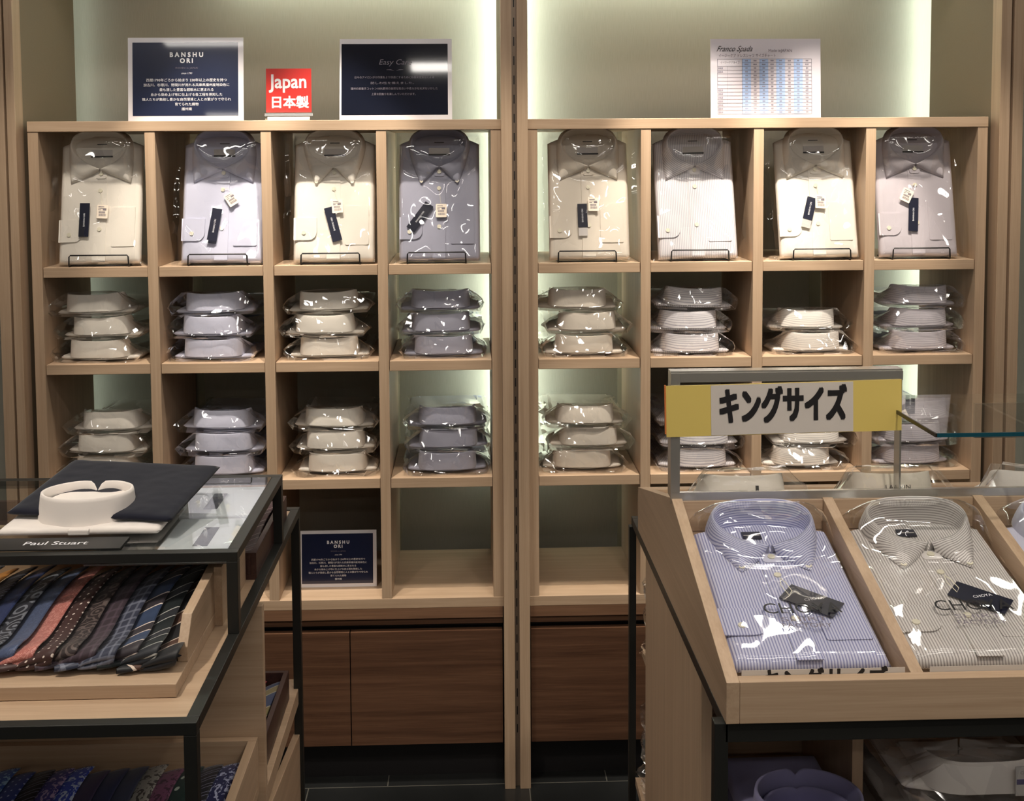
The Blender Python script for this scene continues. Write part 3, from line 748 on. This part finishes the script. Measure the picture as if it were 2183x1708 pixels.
def tie_bm(x, yf, yb, z, wd, seed, tail=True, tilt=22, amp=.007):
    bm = bmesh.new(); uvl = bm.loops.layers.uv.new('UVMap'); rn = random.Random(seed)
    n_ = 34; path = []; Lh = yb-yf
    for i in range(n_+1):
        t = i/n_; y = yb-Lh*t
        xx = x+amp*math.sin(2.2+5.2*t+rn.random()*.02)-.004*t
        zz = z+.017+.0095*math.sin(1.0+5.5*t)*(1 if t < .9 else .6)
        path.append((xx, y, zz, 1))
    for k in range(1, 7):                                    # loop at the front, back underneath
        a = math.pi*k/6
        path.append((path[n_][0]-.001*k, yf-.009*math.sin(a), z+.0175-.0065*(1-math.cos(a)), 1-.02*k))
    path.append((path[n_][0]-.008, yf+.02, z+.0045, .8))
    ti = R(tilt); rings = []; L0 = 0; prev = None
    prof = [(math.cos(a)*.5, math.sin(a)*.5) for a in [k*2*math.pi/14 for k in range(14)]]
    for i, (xx, y, zz, s) in enumerate(path):
        c = Vector((xx, y, zz))
        if prev is not None: L0 += (c-prev).length
        prev = c
        fl = 1 if i <= n_ else max(.35, 1-(i-n_)*.12)
        r = []
        for (a, b_) in prof:
            u = a*wd*s; v = b_*.0075
            r.append((bm.verts.new(c+Vector((u*math.cos(ti*fl)-v*math.sin(ti*fl), 0, u*math.sin(ti*fl)+v*math.cos(ti*fl)))), a*wd))
        rings.append((r, L0))
    for (a, la), (b_, lb) in zip(rings, rings[1:]):
        for k in range(14):
            k2 = (k+1) % 14
            f = bm.faces.new((a[k][0], b_[k][0], b_[k2][0], a[k2][0]))
            for lp, uv in zip(f.loops, ((a[k][1], la), (b_[k][1], lb), (b_[k2][1], lb), (a[k2][1], la))): lp[uvl].uv = uv
    bm.faces.new([v for v, u in rings[0][0]][::-1]); bm.faces.new([v for v, u in rings[-1][0]])
    if tail:                                                # the blade underneath, pointing to the front left
        p0 = Vector((path[n_][0]+.010, yf+.035, z+.008)); p1 = Vector((path[n_][0]-.055, yf-.013, z+.0045))
        d = (p1-p0).normalized(); s = Vector((-d.y, d.x, 0)); up = Vector((0, 0, 1)); rr = []
        for t, w2 in ((0, .6), (.3, .75), (.62, .62), (.85, .4), (1, .06)):
            c = p0.lerp(p1, t); r = []
            for (a, b_) in [(-.5, 0), (-.3, .4), (0, .55), (.3, .4), (.5, 0), (.3, -.3), (0, -.35), (-.3, -.3)]:
                r.append((bm.verts.new(c+s*a*wd*w2+up*b_*.009), a*wd*w2, t*(p1-p0).length))
            rr.append(r)
        for a, b_ in zip(rr, rr[1:]):
            for k in range(8):
                k2 = (k+1) % 8; q = (a[k], a[k2], b_[k2], b_[k]); f = bm.faces.new([v[0] for v in q])
                for lp, v in zip(f.loops, q): lp[uvl].uv = (v[1], v[2])
    bmesh.ops.recalc_face_normals(bm, faces=bm.faces)
    return bm
def tie(x, yf, yb, z, mk, seed, label, group, wd=.053, **k):
    bm = tie_bm(x, yf, yb, z, wd, seed, **k)
    o = mesh_obj('necktie', bm, TM[mk], smooth=True, off=(x, (yf+yb)/2, z)); o.location = (x, (yf+yb)/2, z)
    return tag(o, label, 'necktie', group)

# ------------------------------------------------------------------ left display table
def bar(bm, a, b_, s=.015): return box(bm, a[0], b_[0], a[1], b_[1], a[2], b_[2])
S = .016
e = empty('display_table', (-.86, -1.17, 0), 'black steel framed tie display table with maple panels in the left foreground', 'display table')
LX0, LX1 = -1.262, -.456
LT = e
P('top_rail', B(LX0, LX1, -1.58, -1.58+S, 1.014, 1.030), BLACK, e, bevel=.0008)
P('top_rail', B(LX0, LX1, -.786, -.77, 1.014, 1.030), BLACK, e, bevel=.0008)
P('side_rail', B(LX1-S, LX1, -1.58+S, -.786, 1.014, 1.030), BLACK, e, bevel=.0008)
P('side_rail', B(LX0, LX0+S, -1.58+S, -.786, 1.014, 1.030), BLACK, e, bevel=.0008)
for x in (LX0, LX1-S):
    for y in (-1.58, -.786): P('leg', B(x, x+S, y, y+S, 0, 1.014), BLACK, e, bevel=.0008)
for x in (LX0, LX1-S):
    for y in (-1.335, -.955-S): P('riser_post', B(x, x+S, y, y+S, 1.030, 1.136), BLACK, e, bevel=.0008)
for y in (-1.335, -.955-S): P('riser_rail', B(LX0, LX1, y, y+S, 1.136, 1.150), BLACK, e, bevel=.0008)
for x in (LX0, LX1-S): P('riser_rail', B(x, x+S, -1.335+S, -.955-S, 1.136, 1.150), BLACK, e, bevel=.0008)
P('glass_top', B(LX0+S+.0005, LX1-S-.0005, -1.335+S+.0005, -.955-S-.0005, 1.1450, 1.1500), GLASS, e)
P('glass_ledge', B(LX1-S-.004, LX1-S, -1.318, -.972, 1.1400, 1.1448), BLACK, e)
P('top_board', B(LX0+S, LX1-S, -1.58+S, -.786, 1.006, 1.027), WX, e)
P('spine_panel', B(LX0+.004, -.4525, -1.18, -1.165, .02, 1.005), WX, e, bevel=.001)
P('spine_foot', B(LX0+.004, -.4525, -1.19, -1.15, 0, .02), WX, e)
P('riser_deck', B(-.68, -.4725, -1.3185, -.9715, 1.127, 1.1295), plain('frosted_deck', (120, 118, 116), .4), e)
# tie tray on the table
e = empty('tie_tray', (-.86, -1.3, 1.027), 'maple tie tray with a raised side and back on the left display table', 'tray')
P('tray_floor', B(-1.24, -.498, -1.512, -1.135, 1.0275, 1.0455), WX, e, bevel=.001)
P('side_board', prism([(-1.452, 1.0458), (-1.452, 1.066), (-1.425, 1.100), (-1.15, 1.120), (-1.15, 1.0458)], -.512, -.4985), WY, e, bevel=.0008)
P('back_board', B(-1.24, -.513, -1.150, -1.137, 1.0458, 1.128), WX, e)
P('side_batten', B(-.4983, -.487, -1.30, -1.135, 1.0275, 1.115), WY, e)
seq = [('black_brown', 'black necktie with brown and white stripes, rightmost in the maple tie tray'), ('green', 'bottle green necktie with pale double stripes, second from right in the maple tray'),
 ('blue', 'blue and charcoal block striped necktie, third from right in the maple tray'), ('plaid', 'slate blue plaid necktie between the blue block stripe and the burgundy plaid'),
 ('burg', 'burgundy plaid necktie between the slate plaid and the brown paisley'), ('paisley', 'dark brown paisley necktie between burgundy plaid and pin dots'),
 ('dots', 'brown necktie with white pin dots right of the salmon pink one'), ('salmon', 'salmon pink necktie with woven pattern in the maple tray'),
 ('slate', 'plain slate blue satin necktie left of the salmon pink one'), ('dpais', 'ink dark necktie with grey medallions in the maple tray'),
 ('navy', 'navy satin necktie left of the medallion one'), ('dark', 'black necktie with thin stripes near the picture edge'), ('orange', 'orange satin necktie at the left end of the maple tray'), ('dark', 'black finely striped necktie left of the orange one')]
for k, (mk, lb) in enumerate(seq):
    tie(-.528-k*.0265, -1.475+.004*(k % 3), -1.212+.006*((k*2) % 3), 1.0465+(.004 if k else 0), mk, k, lb, 'neckties in the maple tray')
# lower tray and its ties
e = empty('lower_tie_tray', (-.86, -1.38, .70), 'lower maple tie tray inside the left display table frame', 'tray')
P('tray_floor', B(-1.24, -.463, -1.56, -1.182, .700, .715), WX, e)
P('back_board', B(-1.24, -.463, -1.194, -1.182, .715, .793), WX, e)
P('side_board', B(-.477, -.463, -1.56, -1.194, .715, .793), WY, e, bevel=.0008)
P('tray_riser', B(-1.24, -.477, -1.44, -1.196, .715, .7375), WX, e)
P('bracket', B(-1.20, -.50, -1.56, -1.182, .676, .700), WX, e)
lowseq = [('nfleck', 'navy necktie with white figures at the right end of the lower tray'), ('dark', 'black finely striped necktie in the lower tray behind the table leg'), ('dgreen', 'dark green dotted necktie in the lower tray'), ('wine', 'wine red leaf patterned necktie in the lower tray'), ('grey', 'light grey leaf patterned necktie in the lower tray'),
 ('pslate', 'plain slate necktie in the lower tray'), ('pnavy', 'plain navy necktie in the lower tray'), ('plum', 'plain dark plum necktie in the lower tray'), ('royal', 'royal blue figured necktie in the lower tray'), ('purp', 'violet figured necktie in the lower tray'), ('dark', 'black striped necktie between violet and blue ones in the lower tray'), ('bdots', 'blue necktie with pin dots in the lower tray'), ('cyan', 'blue necktie with white figures at the left of the lower tray')]
for k, (mk, lb) in enumerate(lowseq):
    tie(-.508-k*.0285, -1.42+.003*(k % 2), -1.215-.012*((k*5) % 4)/3, .738, mk, 40+k, lb, 'neckties in the lower tray', tail=False, tilt=15, wd=.050, amp=.004)
# far side trays with ties
def open_tray(name, x0, x1, y0, y1, z0, z1, m, t, label, slope=0):
    e = empty(name, ((x0+x1)/2, (y0+y1)/2, z0), label, 'tray')
    P('tray_floor', B(x0, x1, y0, y1, z0, z0+t), m, e)
    P('side_board', B(x1-t, x1, y0, y1, z0+t, z1), m, e, bevel=.0006); P('side_board', B(x0, x0+t, y0, y1, z0+t, z1), m, e, bevel=.0006)
    P('front_board', B(x0+t, x1-t, y1-t, y1, z0+t, z1), m, e, bevel=.0006); P('back_board', B(x0+t, x1-t, y0, y0+t, z0+t, z1), m, e, bevel=.0006)
    return e
open_tray('dark_tie_tray', -1.2, -.471, -1.128, -.832, 1.0275, 1.072, BRN, .009, 'dark mahogany tie tray on the far half of the left table')
for k in range(5):
    tie(-.505-k*.034, -1.105, -.850, 1.0370, 'maroon', 70+k, 'maroon striped necktie in the far dark tray of left table, %s from right' % ('first', 'second', 'third', 'fourth', 'fifth')[k], 'maroon neckties in the far dark tray', tail=False)
open_tray('dark_tie_tray', -1.2, -.474, -1.145, -.825, .672, .728, BRN, .009, 'dark mahogany tie tray low on the far side of the left table')
for k in range(3):
    tie(-.508-k*.034, -1.115, -.845, .6825, ('bluey', 'red', 'bluey')[k], 80+k, ('blue and gold striped necktie low on the far side, right end', 'red and white striped necktie low on the far side', 'blue gold striped necktie left of the red and white one')[k], 'striped neckties low on the far side', tail=False)
e = LT
P('far_shelf', B(-1.2, -.463, -1.162, -.745, .640, .6715), WX, e, bevel=.001)
P('far_end_board', prism([(-1.162, .30), (-1.162, .635), (-.76, .575), (-.735, .42), (-.75, .30)], -.475, -.462), WY, e, bevel=.001)
P('far_end_board', prism([(-1.162, .30), (-1.162, .635), (-.76, .575), (-.735, .42), (-.75, .30)], -1.2, -1.187), WY, e, bevel=.001)
P('far_end_board', prism([(-1.148, .0), (-1.148, .295), (-.74, .295), (-.70, .16), (-.74, .0)], -.475, -.462), WY, e, bevel=.001)
P('far_end_board', prism([(-1.148, .0), (-1.148, .295), (-.74, .295), (-.70, .16), (-.74, .0)], -1.2, -1.187), WY, e, bevel=.001)
P('shelf_panel', B(-1.187, -.475, -1.14, -.76, .296, .299), WX, e)

# folded shirt with white standing collar and navy body on the glass
def ring_collar(cx, cy_, z0, a, b_, h, notch_far=True, flare=.006, hfar=None, dip=.012, cut=.34):
    bm = bmesh.new(); uvl = bm.loops.layers.uv.new('UVMap'); n_ = 72; prof = []
    g = []
    for i in range(n_):
        t = 2*math.pi*i/n_; sx_, cx_ = math.sin(t), -math.cos(t)        # t=0 near side, pi far side
        far = (1-cx_)/2 if False else (1+cx_)/2
        hh = h*(1-.10*far)+(hfar or 0)*far
        d = abs((t-math.pi)); nt_ = max(0, 1-d/.12)
        hh -= h*cut*nt_
        pull = dip*max(0, 1-d/.5)**2                                  # the two ends dip inwards at the notch
        def pt(k, zz): return (cx+sx_*(a+k), cy_+cx_*(b_+k)-pull*(1 if cx_ > 0 else 0), z0+zz)
        ol = [pt(flare, 0), pt(flare*.7, hh*.25), pt(flare*.45, hh*.55), pt(flare*.2, hh*.88), pt(0, hh), pt(-.0025, hh+.0008), pt(-.0045, hh-.001), pt(-.004, hh*.6), pt(-.003, hh*.2), pt(-.003, 0.002)]
        g.append([bm.verts.new(p) for p in ol])
    for i in range(n_):
        j = (i+1) % n_
        for k in range(9):
            f = bm.faces.new((g[i][k], g[j][k], g[j][k+1], g[i][k+1]))
            for lp, uv in zip(f.loops, ((k*.006, i*.006), (k*.006, i*.006+.006), (k*.006+.006, i*.006+.006), (k*.006+.006, i*.006))): lp[uvl].uv = uv
    bmesh.ops.recalc_face_normals(bm, faces=bm.faces)
    return bm
E_SH = e = empty('folded_shirt', (-.715, -1.15, 1.1565), 'folded shirt with white standing collar and navy body lying on the glass table top', 'shirt')
bm = grid_slab(.122, .150, .013, 5, shoulder=0); bm.transform(T((-.707, -1.262, 1.157)))
P('white_yoke', bm, CL['white'], e, smooth=True, label='white cotton yoke under the collar')
bm = grid_slab(.131, .205, .012, 9, shoulder=0); bm.transform(T((-.702, -1.232, 1.171)) @ Matrix.Rotation(R(6.5), 4, 'X') @ Matrix.Rotation(R(-8), 4, 'Z'))
P('navy_body', bm, CL['navy'], e, smooth=True, label='navy cloth body')
bm = ring_collar(-.716, -1.192, 1.166, .0685, .058, .043)
P('collar', bm, CL['white'], e, smooth=True, label='white standing collar')
P('collar_inside', disc(bmesh.new(), -.716, -1.192, 1.172, .06, .0195, 40), CL['white'], e, label='white inside yoke seen through the collar')
bm = B(-.721, -.690, -1.267, -1.245, 1.160, 1.169); P('collar_tab', bm, CL['white'], e, bevel=.002)
E_SH.location.z -= .0063
# name plate
e = empty('name_plate', (-.72, -1.292, 1.1505), 'black name plate with white lettering near the front edge of the glass table top', 'sign')
P('plate', B(-.83, -.628, -1.318, -1.270, 1.1505, 1.1525), plain('plate_black', (34, 34, 34), .4), e)
t = text('lettering', 'Paul Stuart', .020, INKW, e, flat_at(-.728-e.location.x, -1.294-e.location.y, .0022), wid=.092, bold=.0002)
FILMF = film('clear_film_flat', .5, .25)
def quad(name, x0, x1, y0, y1, z, m, e):
    bm = bmesh.new(); bm.faces.new([bm.verts.new(p) for p in ((x0, y0, z), (x1, y0, z), (x1, y1, z), (x0, y1, z))])
    return P(name, bm, m, e)
BOXW = cloth('ice_white_cotton', (242, 242, 250))
# bagged pale shirts lying under the glass
for (x0, x1, y0, y1, lb) in ((-.585, -.480, -1.305, -1.150, 'pale folded shirt with a black band lying under the glass, nearest the front'), (-.61, -.480, -1.135, -.985, 'pale folded shirt lying under the glass, behind the nearer one')):
    e = empty('boxed_shirt', ((x0+x1)/2, (y0+y1)/2, 1.1295), lb, 'shirt', 'pale shirts under the glass top')
    P('folded_cloth', B(x0, x1, y0, y1, 1.1297, 1.138), BOXW, e, bevel=.003)
    P('band', B(x0+.05, x0+.072, y0+.03, y0+.11, 1.1381, 1.1387), NAVYT, e, label='black paper band')
    quad('clear_bag', x0-.003, x1+.003, y0-.003, y1+.003, 1.1390, FILMF, e)
e = empty('tie_box', (-.63, -1.22, 1.1295), 'flat black boxed accessory in film under the glass beside the pale shirt', 'box')
P('box', B(-.672, -.592, -1.30, -1.10, 1.1297, 1.138), plain('black_box', (22, 22, 24), .3), e)
quad('clear_bag', -.674, -.590, -1.303, -1.098, 1.1390, FILM, e)

# ------------------------------------------------------------------ right display table
RX0, RX1 = .206, 1.22
e = empty('display_table', (.71, -1.1, 0), 'black steel framed shirt display table with maple end panel in the right foreground', 'display table')
P('front_rail', B(RX0, RX1, -1.512, -1.494, .952, .9775), BLACK, e, bevel=.0008)
P('rear_rail', B(RX0, RX1, -.716, -.70, .960, .9775), BLACK, e, bevel=.0008)
for x in (RX0, RX1-.018): P('side_rail', B(x, x+.018, -1.494, -.716, .960, .9775), BLACK, e, bevel=.0008)
for x in (RX0-.014, RX1-.018):
    P('leg', B(x, x+.018, -1.512, -1.494, 0, .952 if x > .5 else .9775), BLACK, e, bevel=.0008)
    P('leg', B(x+.008, x+.022, -.716, -.70, 0, .960), BLACK, e, bevel=.0008)
P('end_panel', B(.209, .226, -1.352, -.862, 0, .958), WZ, e, bevel=.001)
P('spine_panel', B(.2262, RX1-.03, -1.115, -1.10, 0, .955), WX, e)
P('lower_deck', B(.2262, RX1-.03, -1.50, -1.116, .690, .706), WX, e)
P('far_deck', B(.2262, RX1-.03, -1.099, -.72, .690, .706), WX, e)
P('far_deck', B(.212, RX1-.03, -.861, -.72, .42, .436), WX, e)
P('shelf_divider', B(.432, .448, -1.35, -1.116, .7065, .951), WZ, e)
P('shelf_divider', B(.70, .716, -1.49, -1.116, .7065, .951), WZ, e)
# gabled tray
e = empty('gabled_shirt_tray', (.71, -1.13, .978), 'double sided sloping maple shirt tray with dividers on the right display table', 'tray')
prof = [(-1.516, .9785), (-1.516, 1.034), (-1.134, 1.154), (-.786, 1.064), (-.786, .9785)]
P('end_board', prism(prof, .206, .2235), WY, e, bevel=.0008)
P('end_board', prism(prof, RX1-.018, RX1), WY, e, bevel=.0008)
for i in range(3):
    x = .4545+i*.249
    P('divider', prism([(-1.497, .9785), (-1.497, 1.033), (-1.134, 1.1525), (-.803, 1.066), (-.803, .9785)], x, x+.017), WY, e, bevel=.0008)
P('front_board', B(.2237, RX1-.0185, -1.516, -1.498, .9785, 1.034), WX, e, bevel=.0008)
P('rear_board', B(.2237, RX1-.0185, -.803, -.786, .9785, 1.064), WX, e, bevel=.0008)
for i in range(4):
    a = .2237 if i == 0 else .4545+(i-1)*.249+.0172; b_ = .4543+i*.249 if i < 3 else RX1-.0185
    P('tray_floor', prism([(-1.4978, .986), (-1.1346, 1.100), (-.8035, 1.010), (-.8035, 1.001), (-1.1346, 1.091), (-1.4978, .9788)], a+.0003, b_-.0003), WX, e)
    P('ridge_board', B(a+.0003, b_-.0003, -1.140, -1.128, 1.1005, 1.149), WX, e)
# paper strip just inside the front board, its top just showing
for i, lb in ((0, 'left'), (1, 'right')):
    a = (.2245, .4735)[i]
    o = mesh_obj('price_strip', B(a+.006, a+.222, -1.4974, -1.4968, .988, 1.0405), SIGNW); tag(o, 'white paper strip inside the front board of the tray, %s compartment' % lb, 'sign')
    if i == 0: text('lettering', 'キングサイズ', .036, INK, o, up_at(a+.115, -1.4976, 1.0225), bold=.001, wid=.165)
th_ = math.atan2(.114, .3632)
def tray_shirt(xc, c, sd, lab, y0=-1.447, rz=0, s=1.06, printed=True, fl=.113):
    z0 = .986+(y0+1.4978)*(.114/.3632)+.002
    e = empty('dress_shirt', (xc, y0, z0), lab, 'shirt', 'striped shirts in the sloping tray')
    e.rotation_euler = (Matrix.Rotation(th_, 4, 'X') @ Matrix.Rotation(R(rz), 4, 'Z')).to_euler()
    e.scale = (s, .895, 1.0)
    build_shirt(e, c, 'down', th=.026, hb=.040, hf=.018, seed=sd, hw=.1035, label=False)
    l = mesh_obj('neck_label', rrect(-.030, -.002, .292, .312, .028, .001, .0008), NAVYT, e, label='dark woven neck label')
    mesh_obj('label_line', rrect(-.028, -.004, .301, .3025, .0288, .0004, .0004), LABELW, l)
    t = ctag(e, 'hang_tag', .030, .128, .031, .040, .078, 52, NAVYT)
    text('tag_lettering', 'CHOYA', .008, INKW, t, at(.034, .131, .0325, R(10)))
    mesh_obj('tag_string', tube(bmesh.new(), [(.0, .185, .031), (-.004, .165, .033), (.002, .140, .033), (.008, .15, .033), (.004, .172, .033), (.0, .185, .031)], .0006, 5), BTN, e)
    f = mesh_obj('clear_bag', hero_film(.027, .040, sd+3, -fl, fl, top=.372), FILM, e, smooth=True)
    if printed:
        text('bag_print', 'CHOYA', .034, INK, f, at(.010, .104, .0365), wid=.105, bold=-.0004)
        text('bag_print', 'SHIRT', .013, INKG, f, at(.008, .080, .0363), wid=.062)
        text('bag_print', 'FACTORY', .013, INKG, f, at(.008, .066, .0363), wid=.066)
    return e
tray_shirt(.3385, 'bluestripe', 61, 'blue striped button-down shirt in printed clear bag, first compartment of the sloping tray')
tray_shirt(.5860, 'greystripe', 67, 'grey striped button-down shirt in printed clear bag, second compartment of the sloping tray', y0=-1.447)
tray_shirt(.836, 'blue', 73, 'pale blue shirt in clear bag at the picture edge, third compartment of the sloping tray', y0=-1.447, printed=False)
# shirts on the far slope: necks to the ridge
ph = -math.atan2(.09, .3311)
for k, (xc, c, lb) in enumerate(((.338, 'cream', 'white shirt in clear bag on the far slope behind the sign frame, left'), (.590, 'cream2', 'white shirt in printed clear bag on the far slope, middle'), (.842, 'white', 'white shirt in clear bag on the far slope, at the picture edge'))):
    e = empty('folded_shirt', (xc, -.800, 0), lb, 'shirt', 'shirts on the far slope of the tray')
    yb = -.806
    e.location = (xc, yb, 1.0115); e.scale = (.93, .90, 1.0)
    e.rotation_euler = (Matrix.Rotation(ph, 4, 'X') @ Matrix.Rotation(math.pi, 4, 'Z')).to_euler()
    build_shirt(e, c, 'stack', th=.046, hb=.040, hf=.022, seed=90+k, full=False)
    f = bpy.data.objects.new('clear_bag', film_meshes[k+1]); link(f, e); f.scale = (1, 1, 1.62)
    if k == 1:
        m4 = T((.0, .3705, .062)) @ Matrix.Rotation(R(90), 4, 'X') @ Matrix.Rotation(R(180), 4, 'Y')
        text('collar_band_print', 'LANVIN', .010, INK, e, m4, wid=.045)
        bm = B(-.004, .004, .3705, .371, .072, .076); box(bm, -.0018, .0018, .3705, .371, .076, .081)
        mesh_obj('collar_band_mark', bm, INK, e)
    else:
        mesh_obj('collar_clip', B(-.02, -.015, .366, .3695, .058, .068), INK, e)
# steel sign frame on the ridge, yellow sign
e = empty('sign_frame', (.394, -1.119, 1.154), 'polished steel sign frame standing on the ridge of the sloping tray', 'sign holder')
FY0, FY1 = -1.1335, -1.111
P('bottom_bar', B(.2044, RX1-.03, FY0, FY1, 1.1545, 1.1575), STEEL, e)
P('bottom_face', B(.2044, RX1-.03, FY0-.003, FY0-.0002, 1.1450, 1.1632), STEEL, e)
P('upright', B(.2044, .2074, FY0, FY1, 1.1576, 1.3596), STEEL, e)
P('upright_face', B(.2044, .2195, FY0-.003, FY0-.0002, 1.1634, 1.3596), STEEL, e)
P('upright', B(.582, .585, FY0, FY1, 1.1576, 1.3596), STEEL, e)
P('top_bar', B(.2044, .585, FY0, FY1, 1.3597, 1.3627), STEEL, e)
P('top_face', B(.2197, .585, FY0-.003, FY0-.0002, 1.345, 1.3596), STEEL, e)
e = empty('size_sign', (.39, -1.140, 1.26), 'yellow and white sign in bold black katakana hung on the steel frame', 'sign')
e.rotation_euler = (R(90), R(-.9), 0)
mesh_obj('yellow_board', B(-.193, .193, -.001, .083, -.003, -.001), YEL, e)
mesh_obj('white_field', B(-.120, .113, .0, .082, -.001, -.0004), SIGNW, e)
text('lettering', 'キングサイズ', .062, INK, e, at(-.003, .043, .0004), bold=.0021, wid=.205)
mesh_obj('orange_edge', B(-.1955, -.1932, .004, .084, -.004, -.0005), plain('orange_card', (206, 120, 60), .6), e)
# glass shelf beside the sign
e = empty('glass_shelf', (.86, -1.15, 1.155), 'clear glass shelf with teal front edge on steel brackets above the right tray', 'shelf')
P('pane', B(.5762, 1.18, -1.2855, -1.03, 1.2895, 1.2955), GLASS, e)
P('front_edge', B(.5762, 1.18, -1.288, -1.2857, 1.2895, 1.2955), GLEDGE, e, label='teal polished glass edge')
P('side_edge', B(.5735, .5760, -1.288, -1.03, 1.2895, 1.2955), plain('glass_edge_dark', (34, 32, 32), .2), e, label='dark polished side edge')
P('bracket', prism([(-1.245, 1.283), (-1.245, 1.289), (-1.075, 1.289), (-1.075, 1.245), (-1.12, 1.245)], .745, .752), plain('bracket_grey', (120, 108, 96), .4, .5), e)
P('bracket', prism([(-1.245, 1.283), (-1.245, 1.289), (-1.075, 1.289), (-1.075, 1.245), (-1.12, 1.245)], 1.10, 1.107), STEEL, e)
P('bracket_rail', B(.735, 1.14, -1.0745, -1.068, 1.23, 1.289), plain('rail_clear', (150, 140, 126), .2, .6), e)
P('post', B(1.1, 1.112, -1.0745, -1.063, 1.1630, 1.229), STEEL, e)
# shirts on the lower shelf of the right table
def low_shirt(xc, yc, z, c, lab, s=1.1):
    e = empty('folded_shirt', (xc, yc, z), lab, 'shirt', 'folded shirts on the lower shelf of the right table')
    bm = grid_slab(.078, .27, .028, int(z*100), shoulder=.0); bm.transform(T((xc, yc-.12, z)))
    P('shirt_body', bm, CL[c], e, smooth=True)
    return e
low_shirt(.345, -1.36, .7065, 'purple', 'lilac shirt lying beneath the open collared one on the right table lower shelf')
e = low_shirt(.345, -1.36, .7365, 'purple', 'lilac shirt with open standing collar on the lower shelf of the right table')
P('collar', ring_collar(.349, -1.410, .7645, .074, .068, .058, dip=.003, cut=.15), CL['purple'], e, smooth=True)
P('inner_band', ring_collar(.349, -1.410, .7645, .064, .058, .034, dip=.002, cut=.1), CL['purple'], e, smooth=True)
lev = ['bottom', 'middle', 'topmost']
for k in range(3):
    e = empty('folded_shirt', (.580, -1.135, .7075+k*.064), 'white bagged shirt, %s of stack on the right table lower shelf' % lev[k], 'shirt', 'white shirts stacked on the lower shelf')
    e.rotation_euler = (0, R(-.5+k*.5), math.pi); e.scale = (1.0, .93, 1)
    build_shirt(e, 'white', 'stack', th=.012, hb=.044, hf=.022, seed=100+k, full=False)
    f = bpy.data.objects.new('clear_bag', film_meshes[3+k % 3]); link(f, e)
    if k == 2:
        bm = B(-.062, -.030, .3635, .3655, .012, .052); l = mesh_obj('size_sticker', bm, LABELW, e)
        mesh_obj('sticker_band', B(-.061, -.031, .3656, .3662, .028, .035), plain('violet_band', (74, 62, 120), .5), l)
        m4 = T((-.046, .3662, .044)) @ Matrix.Rotation(R(90), 4, 'X') @ Matrix.Rotation(R(180), 4, 'Y')
        text('lettering', 'CHOYA', .006, INKG, l, m4)
# bagged shirts on the far decks, seen past the end panel
for (z, n_, lb) in ((.7065, 3, 'upper'), (.4365, 3, 'lower')):
    for k in range(n_):
        e = empty('folded_shirt', (.335, -.735, z+.0012+k*.064), 'white bagged shirt on the right table %s far deck, %s of stack' % (lb, lev[k]), 'shirt', 'bagged shirts on the far decks of the right table')
        e.rotation_euler = (0, 0, 0); e.scale = (.98, .36 if lb == 'lower' else .92, 1)
        if lb == 'upper': e.location.y = -1.08
        else: e.location.y = -.855
        build_shirt(e, 'white', 'stack', th=.012, hb=.044, hf=.022, seed=120+k, full=False)
        f = bpy.data.objects.new('clear_bag', film_meshes[(k+2) % 6]); link(f, e)
